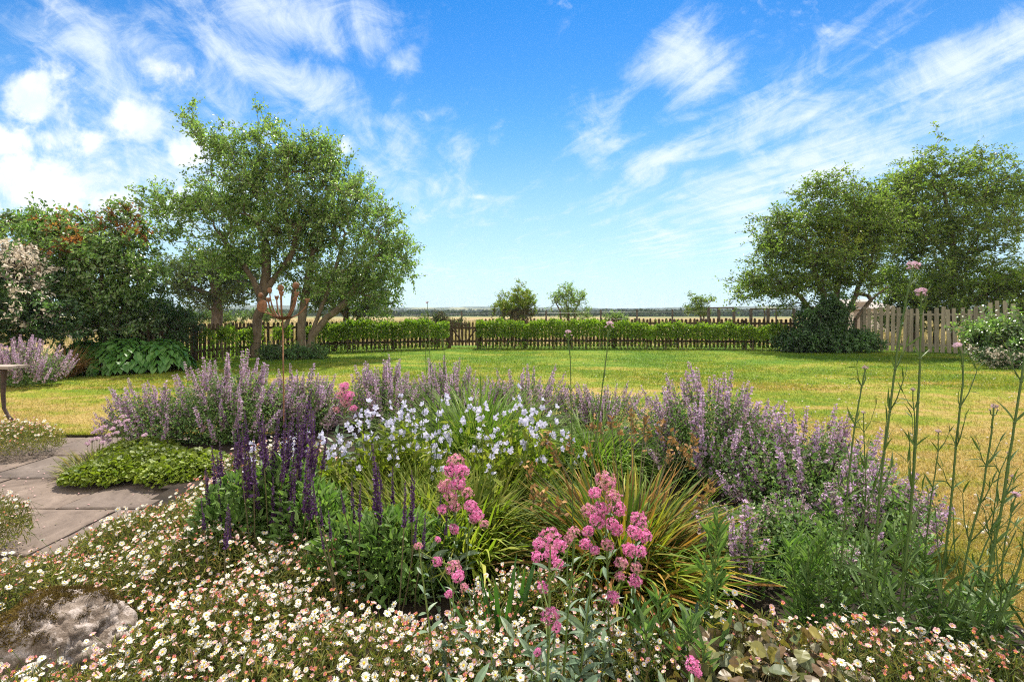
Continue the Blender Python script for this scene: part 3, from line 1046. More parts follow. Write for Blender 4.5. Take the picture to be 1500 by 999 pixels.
    T_('field_bush', 'round bush with a bare brown base and golden green top beyond the fence', 'bush',
       [([gp(748, Z), P(750, 455, Z), P(752, 440, Z)], .08), ([gp(768, Z), P(766, 455, Z), P(762, 445, Z)], .06), ([gp(735, Z), P(738, 458, Z), P(742, 445, Z)], .06)],
       [E(756, 440, Z, 26, 20, .95), E(738, 450, Z, 16, 18, .7), E(770, 448, Z, 16, 18, .7), E(758, 461, Z, 30, 14, 1.), E(764, 420, Z, 6, 8, .2)],
       190, M['hedge'], M['twig'], 12, gtr, tw=6, per=12, leaf=.075, tlen=.26, shell=.7,
       extra=[(M['yellow'], lambda p, r: (p[:, 2] > P(0, 450, 24.)[2]) & (r.uniform(size=len(p)) < .5)), (M['twig'], lambda p, r: (p[:, 2] < P(0, 455, 24.)[2] + r.normal(size=len(p)) * .06) & (r.uniform(size=len(p)) < .8))])
    Z = 26.0
    T_('field_bush', 'airy grey-green bush standing just right of the round golden one', 'bush',
       [([gp(832, Z), P(832, 455, Z), P(828, 440, Z)], .06), ([gp(838, Z), P(842, 455, Z), P(850, 440, Z)], .05), ([gp(826, Z), P(820, 455, Z), P(812, 440, Z)], .05)],
       [E(832, 440, Z, 28, 18, .9), E(815, 436, Z, 14, 8, .4), E(850, 436, Z, 12, 8, .4), E(832, 424, Z, 14, 7, .4), E(858, 460, Z, 10, 11, .5), E(836, 458, Z, 18, 12, .6)],
       110, M['tree_a'], M['bark'], 13, gtr, tw=4, per=10, leaf=.09, tlen=.3, upw=.5)
    Z = 30.0
    T_('field_bush', 'small wind-bent bush beside the rail fence in the field', 'bush',
       [([gp(1028, Z), P(1026, 458, Z), P(1020, 446, Z)], .06), ([gp(1030, Z), P(1032, 458, Z), P(1036, 446, Z)], .05)],
       [E(1024, 443, Z, 14, 7, .5), E(1042, 440, Z, 8, 3, .3), E(1014, 452, Z, 12, 6, .5), E(1028, 456, Z, 12, 8, .6), E(1012, 434, Z, 3, 3, .1)],
       60, M['tree_r'], M['bark'], 14, gtr, tw=4, per=11, leaf=.11, tlen=.32, flat=.4)
    Z = 20.0
    T_('field_bush', 'dark brown bramble heap just beyond the garden gate', 'bush',
       [([gp(640, Z), P(641, 470, Z), P(642, 462, Z)], .04), ([gp(660, Z), P(662, 474, Z), P(664, 468, Z)], .04)],
       [E(638, 470, Z, 14, 10, .4), E(664, 476, Z, 24, 7, .4), E(620, 474, Z, 18, 6, .4)],
       90, M['tree_dark'], M['twig'], 15, gtr, tw=4, per=10, leaf=.08, tlen=.25,
       extra=[(M['twig'], lambda p, r: r.uniform(size=len(p)) < .45)])
    Z = 25.0
    T_('field_bush', 'low green bramble in the dry field behind the right hedge', 'bush',
       [([gp(896, Z), P(896, 470, Z), P(897, 464, Z)], .04)],
       [E(897, 465, Z, 14, 6, .4), E(912, 469, Z, 9, 4, .3)],
       40, M['tree_a'], M['twig'], 16, gtr, tw=4, per=10, leaf=.09, tlen=.22)
    Z = 34.0
    T_('field_bush', 'long low grey-green thicket in the field under the far dark tree', 'bush',
       [([gp(370, Z), P(372, 470, Z), P(374, 462, Z)], .05), ([gp(345, Z), P(346, 470, Z), P(344, 464, Z)], .05)],
       [E(385, 463, Z, 40, 7, 1.), E(345, 466, Z, 25, 5, .8), E(300, 465, Z, 22, 6, .8), E(265, 466, Z, 20, 6, .8)],
       120, M['tree_dark'], M['twig'], 17, gtr, tw=4, per=10, leaf=.15, tlen=.4,
       extra=[(M['catleaf'], lambda p, r: r.uniform(size=len(p)) < .45)])
    # left shrub border
    Z = 11.0
    T_('tall_shrub', 'tall shrub tipped with bronze-red new leaves above the hostas', 'shrub',
       [([gp(150, Z), P(148, 495, Z), P(135, 450, Z), P(110, 400, Z)], .05), ([gp(160, Z), P(165, 490, Z), P(185, 440, Z), P(190, 390, Z)], .05), ([gp(155, Z), P(152, 480, Z), P(150, 420, Z), P(150, 350, Z)], .05),
        ([gp(145, Z), P(132, 500, Z), P(112, 480, Z), P(90, 450, Z)], .035)],
       [E(120, 370, Z, 60, 55, 1.3), E(180, 375, Z, 50, 52, 1.2), E(90, 335, Z, 34, 26, .8), E(60, 345, Z, 40, 30, .9), E(170, 320, Z, 30, 20, .5), E(30, 330, Z, 30, 18, .8), E(215, 400, Z, 26, 40, .7), E(150, 440, Z, 75, 36, 1.3),
        E(90, 420, Z, 50, 40, 1.2), E(180, 470, Z, 50, 22, 1.), E(120, 485, Z, 40, 18, .8)],
       520, M['shrub'], M['bark'], 18, tw=5, per=11, leaf=.085, T=LEAF_OV, tlen=.3, upw=.4, leafdroop=.25, shell=.55,
       extra=[(M['red'], lambda p, r: np.any([np.linalg.norm((p - P(bx_, by_, 11.))[:, [0, 2]], axis=1) < br_ for bx_, by_, br_ in ((112, 330, .34), (150, 345, .30), (172, 302, .24), (120, 365, .34), (178, 330, .22), (20, 325, .2), (205, 350, .22))], axis=0) & (p[:, 1] < 11.5) & (r.uniform(size=len(p)) < .34))])
    Z = 9.4
    T_('flowering_shrub', 'dark shrub covered in cream blossom, standing behind the catmint and table', 'shrub',
       [([gp(-10, Z), P(-5, 480, Z), P(10, 420, Z), P(15, 380, Z)], .05), ([gp(10, Z), P(25, 490, Z), P(40, 450, Z), P(55, 420, Z)], .04)],
       [E(-5, 400, Z, 52, 50, 1.), E(30, 445, Z, 48, 45, .9), E(70, 470, Z, 34, 34, .7), E(0, 480, Z, 60, 30, .8), E(20, 385, Z, 30, 25, .6)],
       330, M['dark'], M['bark'], 19, tw=5, per=11, leaf=.07, T=LEAF_OV, tlen=.25, leafdroop=.1, shell=.55,
       extra=[(M['blossom'], lambda p, r: ((p[:, 2] > P(0, 415, 9.4)[2] - .5 * np.maximum(0, p[:, 0] - GX(40, 9.4))) & (r.uniform(size=len(p)) < .62)) | (r.uniform(size=len(p)) < .09))])
    Z = 12.2
    T_('evergreen_shrub', 'dark evergreen shrub overhanging the picket fence behind the hostas', 'shrub',
       [([gp(225, Z), P(226, 490, Z), P(222, 460, Z)], .05), ([gp(250, Z), P(252, 490, Z), P(256, 465, Z)], .04)],
       [E(215, 462, Z, 40, 26, .9), E(255, 470, Z, 30, 22, .8), E(190, 485, Z, 30, 22, .7), E(235, 495, Z, 45, 14, .6)],
       260, M['dark'], M['bark'], 20, tw=5, per=11, leaf=.07, T=LEAF_OV, tlen=.25)
    # right: ivy mound, corner shrub
    Z = 15.9
    T_('ivy_mound', 'mound of dark glossy ivy around the feet of the windswept tree', 'ivy',
       [([gp(1200, Z), P(1200, 495, Z), P(1198, 475, Z)], .05), ([gp(1230, Z), P(1232, 495, Z), P(1234, 475, Z)], .05)],
       [E(1205, 472, Z, 32, 26, .7), E(1195, 498, Z, 52, 17, .8), E(1245, 500, Z, 42, 15, .7), E(1162, 503, Z, 24, 10, .5), E(1222, 450, Z, 16, 16, .5)],
       330, M['dark'], M['bark'], 22, tw=5, per=12, leaf=.1, T=LEAF_OV, tlen=.26, leafdroop=.3, crown_name='foliage')
    Z = 12.2
    T_('corner_shrub', 'spreading green shrub in front of the far end of the grey picket fence', 'shrub',
       [([gp(1478, Z), P(1475, 510, Z), P(1465, 490, Z)], .04), ([gp(1500, Z), P(1500, 505, Z), P(1500, 485, Z)], .04)],
       [E(1468, 495, Z, 40, 16, .7), E(1500, 488, Z, 36, 20, .8), E(1440, 487, Z, 22, 8, .4), E(1485, 515, Z, 36, 12, .6)],
       230, M['shrub'], M['bark'], 23, tw=5, per=11, leaf=.085, T=LEAF_OV, tlen=.46, flat=.3)
    Z = 11.2
    T_('ground_cover_shrub', 'low white-flowered shrub at the lawn edge under the corner shrub', 'shrub',
       [([gp(1485, Z), P(1484, 528, Z), P(1480, 522, Z)], .02)],
       [E(1480, 527, Z, 32, 12, .4), E(1448, 522, Z, 20, 8, .35), E(1505, 530, Z, 25, 14, .4)],
       120, M['dark'], M['twig'], 24, tw=5, per=11, leaf=.05, tlen=.18, crown_name='foliage',
       extra=[(M['blossom'], lambda p, r: (r.uniform(size=len(p)) < .3))])
    Z = 13.5
    T_('ground_cover_shrub', 'low dark evergreen mat at the foot of the two lawn trees', 'shrub',
       [([gp(430, Z), P(430, 522, Z), P(432, 518, Z)], .02)],
       [E(425, 520, Z, 40, 8, .6), E(455, 520, Z, 24, 6, .5), E(398, 518, Z, 16, 8, .4)],
       110, M['dark'], M['twig'], 25, tw=5, per=11, leaf=.06, tlen=.2, crown_name='foliage')


build_trees()


# ------------------------------------------------------------------ fences, gate, hedges, hostas
def picket(g, x, y, z0, h, w, ang, lean, mat, t=.02, point=True, rng=RNG):
    """one pale: a board with a rounded or flat top"""
    ca, sa = math.cos(ang), math.sin(ang)
    hw = w / 2
    if point:
        prof = [(-hw, 0), (hw, 0), (hw, h - hw * .9), (hw * .62, h - hw * .25), (0, h), (-hw * .62, h - hw * .25), (-hw, h - hw * .9)]
    else:
        prof = [(-hw, 0), (hw, 0), (hw, h - .01), (hw * .9, h), (-hw * .9, h), (-hw, h - .012)]
    n = len(prof)
    V = []
    for s in (-t / 2, t / 2):
        for (u, v) in prof:
            uu = u + lean * v
            V.append((x + uu * ca - s * sa, y + uu * sa + s * ca, z0 + v))
    b = g.n
    g.add(V, [[i, (i + 1) % n, n + (i + 1) % n, n + i] for i in range(n)], mat)
    g.f.append((np.array([[b + i for i in range(n)][::-1]]), mat))
    g.f.append((np.array([[b + n + i for i in range(n)]]), mat))


def rail_bar(g, a, b, z, hh, t, mat, off):
    a, b = np.array(a, float), np.array(b, float)
    d = b - a
    L = np.linalg.norm(d)
    ang = math.atan2(d[1], d[0])
    nrmv = np.array([-math.sin(ang), math.cos(ang)])
    c = (a + b) / 2 + nrmv * off
    g.box((c[0], c[1], z), (L / 2, t / 2, hh / 2), mat, ang)


def fence(name, label, pts, h, pitch, w, mat, seed, point=True, hvar=.012, lean=.006, post_every=1.9, heights=None, post_h=None, skip=0.0):
    rng = np.random.default_rng(seed)
    root = thing(name, label, 'fence', (pts[0][0], pts[0][1], 0))
    g = G()
    for (a, b) in zip(pts[:-1], pts[1:]):
        a, b = np.array(a, float), np.array(b, float)
        L = np.linalg.norm(b - a)
        ang = math.atan2(b[1] - a[1], b[0] - a[0])
        n = int(L / pitch)
        for i in range(n):
            p = a + (b - a) * (i + .5 + rng.normal() * .05) / n
            hh = h + rng.normal() * hvar
            if heights:
                hh = heights(p[0]) + rng.normal() * hvar
            if rng.uniform() < skip:
                continue
            picket(g, p[0], p[1], .03, hh - .03, w * rng.uniform(.9, 1.08), ang, rng.normal() * lean, 0, point=point)
        for z in (.25, h - .17):
            gr = G()
            rail_bar(gr, a, b, z, .07, .035, 0, .03)
            gr.build('rail', mat, root)
        k = max(1, round(L / post_every))
        for i in range(k + 1):
            p = a + (b - a) * i / k
            gp_ = G()
            nv = np.array([-math.sin(ang), math.cos(ang)]) * .085
            gp_.box((p[0] + nv[0], p[1] + nv[1], ((post_h or h) - .05) / 2 - .1), (.045, .045, ((post_h or h) - .05) / 2 + .1), 0, ang)
            gp_.build('post', mat, root)
    g.build('picket_panel', mat, root)
    return root


def build_fences():
    A = [(GX(205, 11.3), 11.3), (GX(290, 12.9), 12.9), (GX(375, 14.9), 14.9), (GX(490, 16.3), 16.3), (GX(657, 17.8), 17.8)]
    fence('picket_fence', 'dark brown picket fence with rounded tops, left of the gate behind the hedge', A, .98, .135, .078, M['fence'], 1)
    B = [(GX(703, 17.8), 17.8), (GX(900, 17.9), 17.9), (GX(1090, 17.4), 17.4), (GX(1188, 16.9), 16.9)]
    fence('picket_fence', 'dark brown picket fence with rounded tops, right of the gate up to the ivy', B, 1.06, .135, .078, M['fence'], 2)
    C = [(GX(1262, 16.6), 16.6), (GX(1330, 15.8), 15.8), (GX(1425, 14.8), 14.8), (GX(1490, 14.2), 14.2)]
    x1, x2 = GX(1330, 15.8), GX(1440, 14.6)
    fence('picket_fence', 'taller weathered grey picket fence with uneven flat-topped pales, behind the grey verbena stems', C, 1.38, .15, .098, M['palefence'], 3, point=False, hvar=.035, lean=.018,
          heights=lambda x: 1.46 if x < x1 else (1.40 if x < x2 else 1.56), post_h=1.42)
    # gate
    root = thing('garden_gate', 'low picket gate with a V brace between the two hedges', 'gate', (GX(660, 17.8), 17.8, 0))
    g = G()
    x0, x1 = GX(660, 17.8), GX(700, 17.8)
    for i in range(8):
        x = x0 + (x1 - x0) * (i + .5) / 8
        picket(g, x, 17.8, .07, .84 + .03 * abs(i - 3.5) / 3.5, .06, 0, 0, 0)
    g.build('picket_panel', M['fence'], root)
    g = G()
    for z in (.24, .72):
        g = G()
        g.box(((x0 + x1) / 2, 17.835, z), ((x1 - x0) / 2, .016, .04), 0)
        g.build('rail', M['fence'], root)
    xm = (x0 + x1) / 2
    for s in (-1, 1):
        g = G()
        a, b = np.array([xm + s * .04, 17.766, .16]), np.array([xm + s * (x1 - x0) * .47, 17.766, .74])
        g.segs([a], [b], .03, .03, 4)
        g.build('brace', M['fence'], root)
    g = G()
    g.box((x0 - .03, 17.8, .5), (.05, .05, .52), 0)
    g.build('post', M['fence'], root)
    g = G()
    g.box((x1 + .03, 17.8, .5), (.05, .05, .52), 0)
    g.build('post', M['fence'], root)
    # wire fence far in the field
    root = thing('wire_fence', 'thin wire fence on dark posts crossing the field beyond the hedge', 'fence', (GX(540, 24), 24, 0))
    Zw = 24.0
    wx = []
    for px, top in ((540, 460), (676, 456), (800, 455), (880, 454), (933, 453), (985, 453), (1120, 452), (1137, 452)):
        g = G()
        p = P(px, top, Zw)
        g.tube([(p[0], Zw, -.1), (p[0], Zw, p[2])], .045, .04, 6)
        g.build('post', M['post'], root)
        wx.append(p)
    g = G()
    for dz in (.12, .45):
        g.segs([q - np.array([0, 0, dz]) for q in wx[:-1]], [q - np.array([0, 0, dz]) for q in wx[1:]], .006, .006, 3)
    g.build('wire', M['wire'], root)
    # old timber rail fence
    root = thing('rail_fence', 'old timber rail fence of two low spans in the dry field', 'fence', (GX(1040, 22), 22, 0))
    Zr = 22.0
    for xs, top in (((1038, 1053, 1075), 452), ((1100, 1125, 1163), 453.5)):
        for px in xs:
            g = G()
            p = P(px, top, Zr)
            g.box((p[0], Zr, p[2] / 2 - .05), (.05, .05, p[2] / 2 + .05), 0)
            g.build('post', M['post'], root)
        g = G()
        a, b = P(xs[0] - 1, top, Zr), P(xs[-1] + 1, top, Zr)
        g.box(((a[0] + b[0]) / 2, Zr, a[2] + .03), ((b[0] - a[0]) / 2, .045, .028), 0)
        g.build('rail', M['post'], root)
    # outbuilding glimpsed behind the fence
    Zb = 32.0
    root = thing('outbuilding', 'pale outbuilding glimpsed through the grey picket fence and tree stems', 'outbuilding', (GX(1275, Zb), Zb, 0))
    xa, xb = GX(1240, Zb), GX(1318, Zb)
    he, hr = 1.5, 2.15
    g = G()
    g.box(((xa + xb) / 2, Zb + 2, he / 2), ((xb - xa) / 2, 2., he / 2), 0)
    g.build('wall', M['render'], root)
    g = G()
    ya, yb, ym = Zb - .25, Zb + 4.25, Zb + 2
    V = [(xa - .2, ya, he), (xb + .2, ya, he), (xb - .9, ym, hr), (xa + .9, ym, hr), (xa - .2, yb, he), (xb + .2, yb, he)]
    V += [(x, y, z + .08) for x, y, z in V]
    g.add(V, [(6, 7, 8, 9), (10, 9, 8, 11), (0, 1, 7, 6), (4, 10, 11, 5), (0, 6, 10, 4), (1, 5, 11, 7)])
    g.add([V[6], V[9], V[10]], [(0, 1, 2)])
    g.add([V[7], V[11], V[8]], [(0, 1, 2)])
    g.build('roof', M['slate'], root)
    g = G()
    g.box((GX(1262, Zb), Zb - .02, 1.), (.45, .03, 1.), 0)
    g.build('door', M['tablewood'], root)


build_fences()


def hedge(label, pts, h, seed, depth=.26, gap=None, base=.16, dens=420, taper=.0):
    rng = np.random.default_rng(seed)
    root = thing('hedge', label, 'hedge', (pts[0][0], pts[0][1], 0))
    g, gs = G(), G()
    for (a, b) in zip(pts[:-1], pts[1:]):
        a, b = np.array(a, float), np.array(b, float)
        L = np.linalg.norm(b - a)
        u = (b - a) / L
        nv = np.array([-u[1], u[0]])
        n = int(L * dens * 4.2)
        t = rng.uniform(0, L, n)
        bump = .05 * np.sin(t * 4.1 + seed) + .035 * np.sin(t * 9.7)
        bump = bump + .03 * np.sin(t * 1.7 + 2 * seed) + .025 * np.sin(t * 17.)
        top = h - taper * (a[0] + u[0] * t > 2.0) * np.clip((a[0] + u[0] * t - 2.0) / 5, 0, 1) + bump + rng.normal(size=n) * .035 + (rng.uniform(size=n) < .02) * .1
        ang = rng.uniform(-.35, math.pi + .35, n)            # round section
        rr = rng.uniform(.55, 1.02, n) ** .5
        hz = (top - base) / 2
        off = np.cos(ang) * depth * rr * (1 + bump)
        z = base + hz + np.sin(ang) * hz * rr
        if gap is not None:
            ok = gap(t / L, rng)
            t, off, z = t[ok], off[ok], z[ok]
            ang = ang[ok]
        p2 = a + u * t[:, None] + nv * off[:, None]
        pos = np.c_[p2, z]
        d = rng.normal(size=(len(t), 3)) * .7 + np.c_[nv * np.cos(ang)[:, None], np.sin(ang)] * .8
        leaves(g, LEAF_OV, pos, nrm(d), .085, .9, 0, .7, rng)
        ns = int(L / .13)
        ts = rng.uniform(0, L, ns)
        q = a + u * ts[:, None] + nv * rng.normal(size=(ns, 1)) * .08
        gs.segs(np.c_[q, np.full(ns, -.02)], np.c_[q + rng.normal(size=(ns, 2)) * .07, np.full(ns, h * .7)], .014, .007, 4)
        nl = int(L * 130)
        ts = rng.uniform(0, L, nl)
        q = a + u * ts[:, None] + nv * rng.normal(size=(nl, 1)) * .12
        leaves(g, LEAF_OV, np.c_[q, rng.uniform(.08, base + .1, nl)], rand_dirs(nl, -.2, rng), .07, .8, 0, .7, rng)
    g.build('foliage', M['hedge'], root)
    gs.build('woody_stems', M['bark'], root, kind='stuff')
    return root


hedge('clipped bright green hedge running from the trees to the left side of the gate',
      [(GX(470, 15.4), 15.4), (GX(560, 16.4), 16.4), (GX(656, 17.1), 17.1)], .93, 3)
hedge('long clipped bright green hedge from the right side of the gate to the ivy',
      [(GX(698, 17.2), 17.2), (GX(880, 17.3), 17.3), (GX(1030, 17.0), 17.0), (GX(1150, 16.5), 16.5)], .95, 4, taper=.14,
      gap=lambda t, r: r.uniform(size=len(t)) < np.where(t > .55, 1.02 - .2 * t, 1.0))
hedge('thin gappy young hedge in front of the pickets behind the dark-trunked tree',
      [(GX(300, 12.6), 12.6), (GX(375, 14.2), 14.2), (GX(470, 15.3), 15.3)], .80, 5, depth=.2, base=.34,
      gap=lambda t, r: (np.sin(t * 15 + 2) + r.normal(size=len(t)) * .3) > -.1, dens=300)


def build_hosta():
    rng = np.random.default_rng(41)
    root = thing('hosta', 'low mound of large glossy green hosta leaves at the lawn edge', 'hosta', (GX(185, 10.6), 10.6, 0))
    g, gs = G(), G()
    for (px, Z, w, n, h) in ((130, 10.4, .6, 420, .56), (185, 10.5, .75, 560, .62), (240, 10.7, .55, 400, .58)):
        c = np.array([GX(px, Z), Z, 0])
        az = rng.uniform(0, 6.28, n)
        r = rng.uniform(0, 1, n) ** .6
        out = np.stack([np.cos(az), np.sin(az), np.zeros(n)], -1)
        z = h * (1 - r ** 2.2) * rng.uniform(.82, 1.0, n) + .1
        pos = c + out * (r * w)[:, None] + np.array([0, 0, 1.]) * z[:, None]
        d = out + np.stack([np.zeros(n), np.zeros(n), .40 - .85 * r], -1) + rng.normal(size=(n, 3)) * .2
        nn = out * .35 + np.array([0, 0, 1.]) + rng.normal(size=(n, 3)) * .18
        sz = rng.uniform(.14, .23, n)
        g.inst(LEAF_HOS, frame(nrm(d), nn) * sz[:, None, None], pos - nrm(d) * .04)
        gs.segs(np.repeat(c[None], n, 0) + rng.normal(size=(n, 3)) * .05 * np.array([1, 1, 0]), pos, .006, .004, 3)
    g.build('foliage', M['hosta'], root)
    gs.build('stem', M['stem'], root)
    # brown grassy clump beside it
    root = thing('ornamental_grass', 'brown wispy grass clump between the catmint and the hostas', 'ornamental grass', (GX(98, 9.6), 9.6, 0))
    g = G()
    tuft(g, (GX(98, 9.6), 9.6, 0), 420, .75, 1.0, .008, rng=rng)
    g.build('foliage', M['longgrass'] if False else M['seed'], root)


build_hosta()
#--MORE--


# ------------------------------------------------------------------ the flower bed
def catmint(label, c, rx, ry, h, nsp, seed, nleaf=2600, spread=.75, lean=(0, 0), sl=(.75, 1.35), hfloor=.55):
    """a catmint clump: arching stems with grey-green leaves below and lavender spikes above"""
    rng = np.random.default_rng(seed)
    c = np.array([c[0], c[1], 0.])
    root = thing('catmint', label, 'catmint', c, 'catmint clumps')
    n = nsp
    az = rng.uniform(0, 6.28, n)
    r = rng.uniform(0, 1, n) ** .5
    out = np.stack([np.cos(az) * rx, np.sin(az) * ry, np.zeros(n)], -1)
    b = c + out * (r * .45)[:, None] + np.array([0, 0, .03])
    tipz = h * (1 - (1 - hfloor) * r ** 2.2) * rng.uniform(.55, 1.10, n)
    tip = c + out * r[:, None] * rng.uniform(.9, 1.12, (n, 1)) + np.stack([lean[0] * tipz, lean[1] * tipz, tipz], -1) + rng.normal(size=(n, 3)) * .02
    g = G()
    mid = b * .42 + tip * .58 - np.stack([out[:, 0] * r * .12, out[:, 1] * r * .12, -tipz * .06], -1)
    g.segs(b, mid, .0028, .0022, 3)
    g.segs(mid, tip, .0022, .0018, 3)
    # leaves on stems
    k = nleaf
    s = rng.integers(0, n, k)
    t = rng.uniform(.05, .93, k) ** .85
    pos = np.where((t < .58)[:, None], b[s] + (mid - b)[s] * (t / .58)[:, None], mid[s] + (tip - mid)[s] * ((t - .58) / .42)[:, None])
    pos = pos + rng.normal(size=(k, 3)) * .02
    d = rand_dirs(k, .25, rng)
    leaves(g, LEAF2, pos, d, .030, .7, 1, .7, rng)
    # soft filling of small leaves and old calyces inside
    k2 = nleaf
    q = rand_dirs(k2, 0, rng) * rng.uniform(0, 1, (k2, 1)) ** .4
    pos = c + q * np.array([rx, ry, h * .42]) + np.array([0, 0, h * .40])
    pos[:, 2] = np.maximum(pos[:, 2], .03)
    leaves(g, LEAF2, pos, rand_dirs(k2, .3, rng), .028, .7, 1, .7, rng)
    s = rng.integers(0, n, nleaf // 2)
    t = rng.uniform(.62, 1.0, len(s))
    pos = mid[s] + (tip - mid)[s] * ((t - .58) / .42)[:, None] + rng.normal(size=(len(s), 3)) * .016
    leaves(g, LEAF2, pos, rand_dirs(len(s), .3, rng), .016, .5, 2, .8, rng)
    g.build('foliage', [M['stem'], M['catleaf'], M['calyx']], root)
    d = nrm(tip - mid) * .6 + np.array([0, 0, .5]) + rng.normal(size=(n, 3)) * .05
    ss = rng.uniform(*sl, n)
    put_heads(root, 'flower_spike', SPIKES['catmint'], tip - nrm(d) * (.17 * ss)[:, None], d, ss, 95, rng)
    return root


def build_catmint():
    catmint('tall wide catmint clump with lavender spikes, left of the sculpture rod', (GX(318, 4.55), 4.7), .60, .45, .82, 150, 51, 5200, hfloor=.5)
    catmint('low sprawling catmint spilling left over the lawn edge beside the paving', (GX(228, 4.5), 4.55), .42, .34, .60, 70, 52, 1800, hfloor=.5, lean=(-.35, 0))
    catmint('hazy lavender catmint clump just right of the sculpture rod', (GX(440, 5.1), 5.1), .48, .4, .66, 125, 53, 3000)
    catmint('lavender catmint clump behind the pale bellflowers', (GX(560, 5.2), 5.25), .52, .42, .69, 135, 54, 3200)
    catmint('catmint clump between the three thin bare stalks and the fountain grass', (GX(655, 5.3), 5.35), .5, .4, .70, 105, 55, 2600)
    catmint('sparse catmint with small spikes behind the fountain grass', (GX(770, 5.5), 5.5), .6, .35, .62, 90, 56, 1800, hfloor=.7)
    catmint('sparse low catmint behind the second grass tuft near the middle of the bed', (GX(880, 5.4), 5.4), .55, .3, .46, 70, 57, 1500, hfloor=.7)
    catmint('large catmint clump with many purple spikes right of the sword-leaved clump', (GX(1040, 3.6), 3.6), .58, .5, .80, 165, 58, 5600, hfloor=.55)
    catmint('catmint clump with long purple spikes leaning toward the lawn by the verbena stems', (GX(1175, 3.0), 3.05), .55, .5, .60, 120, 59, 5200, hfloor=.45, sl=(.9, 1.5), lean=(.16, 0))
    catmint('low trailing catmint showing between the verbena stems', (GX(1270, 2.6), 2.6), .36, .3, .38, 60, 60, 2200, hfloor=.6, lean=(.2, 0))
    catmint('leafy catmint growth with hardly any spikes, behind the bronze-leaved ground cover', (GX(1160, 2.3), 2.35), .42, .36, .34, 26, 63, 4200, hfloor=.7, sl=(.5, .8))
    catmint('single leaning catmint sprig above the bronze-leaved ground cover', (GX(1085, 2.05), 2.1), .16, .12, .40, 9, 61, 420, hfloor=.8, sl=(1., 1.4))
    catmint('pale catmint clump beside the table in front of the cream-flowered shrub', (GX(28, 8.3), 8.4), .72, .5, .84, 140, 62, 4200, hfloor=.55, sl=(1.1, 1.7), lean=(.1, 0))


build_catmint()


def build_salvia():
    rng = np.random.default_rng(71)
    for label, cx, Z, tops, zr, leafc, nl in (
        ('dark violet salvia clump crowded with slim spikes, right of the lime ground cover', 385, 2.42, None, .30, [(350, 2.35, .30), (415, 2.45, .34), (455, 2.35, .28)], 4600),
        ('sparser salvia clump with scattered violet spikes, below the pale bellflowers', 575, 2.12,
         [(545, 652, 105), (575, 684, 55), (515, 706, 60), (498, 712, 40), (481, 748, 40), (504, 772, 48), (528, 708, 55), (557, 712, 55), (594, 705, 65), (603, 690, 75), (623, 752, 55), (612, 750, 45), (646, 722, 45),
          (457, 695, 60), (468, 730, 40), (553, 678, 40)], .25, [(520, 2.1, .24), (575, 2.05, .27), (620, 2.15, .22)], 3600)):
        root = thing('salvia', label, 'salvia', (GX(cx, Z), Z, 0), 'violet salvia clumps')
        g = G()
        if tops is None:
            tops = [(455, 572, 125), (447, 600, 85), (437, 598, 85), (462, 597, 90), (430, 607, 80), (418, 603, 70), (408, 604, 75), (385, 605, 80), (378, 604, 90), (347, 610, 70), (355, 622, 110), (342, 635, 80), (310, 655, 95),
                    (322, 648, 80), (318, 668, 90), (300, 690, 60), (295, 730, 45), (350, 650, 90), (362, 645, 80), (393, 660, 75), (400, 640, 70), (418, 660, 110), (425, 640, 90), (440, 642, 95), (433, 675, 85), (450, 660, 90),
                    (455, 690, 70), (367, 680, 80), (380, 690, 75), (320, 715, 65), (345, 725, 70), (400, 700, 80), (410, 720, 60), (330, 690, 70), (470, 640, 60), (480, 632, 55), (372, 640, 70), (358, 600, 60), (425, 618, 70), (441, 620, 90), (336, 745, 50), (385, 735, 55)]
        pos, dirs, scs = [], [], []
        tops = tops + [(x + rng.normal() * 12, y + 18 + rng.normal() * 16, h * .9) for x, y, h in tops][::2 if cx < 500 else 4]
        for (px, py, ln) in tops:
            z_ = Z + rng.normal() * .14 - (py - 640) * .0016
            top = P(px, py, z_)
            L = ln * z_ / F
            d = nrm(np.array([(px - cx) * .0011 + rng.normal() * .05, rng.normal() * .06, 1.]))
            b = top - d * L
            pos.append(b)
            dirs.append(d)
            scs.append(L / .2)
            foot = np.array([top[0] - d[0] * top[2] - (px - cx) * .0004, z_ - d[1], .05])
            g.tube([foot, foot * .5 + b * .5 + rng.normal(size=3) * .006, b], .0028, .0021, 4, 2)
        put_heads(root, 'flower_spike', SPIKES['salvia'], pos, dirs, scs, 100, rng)
        for (px, zz, hh) in leafc:
            k = nl // 3
            q = rand_dirs(k, .2, rng) * rng.uniform(0, 1, (k, 1)) ** .4
            p = np.array([GX(px, zz), zz, hh * .75]) + q * np.array([.20, .18, hh * .8])
            p[:, 2] = np.maximum(p[:, 2], .03)
            d = q * np.array([1, 1, .3]) + rng.normal(size=(k, 3)) * .5 + np.array([0, 0, .45])
            leaves(g, LEAF_SAL, p, nrm(d + np.array([0, 0, .5])), .048, .9, 1, .6, rng)
            ks = 60
            a = np.array([GX(px, zz), zz, .03]) + rng.normal(size=(ks, 3)) * np.array([.08, .08, 0])
            g.segs(a, p[:ks], .003, .0018, 4, 0)
        g.build('foliage', [M['stem'], M['salvleaf'], M['brownstem']], root)


build_salvia()


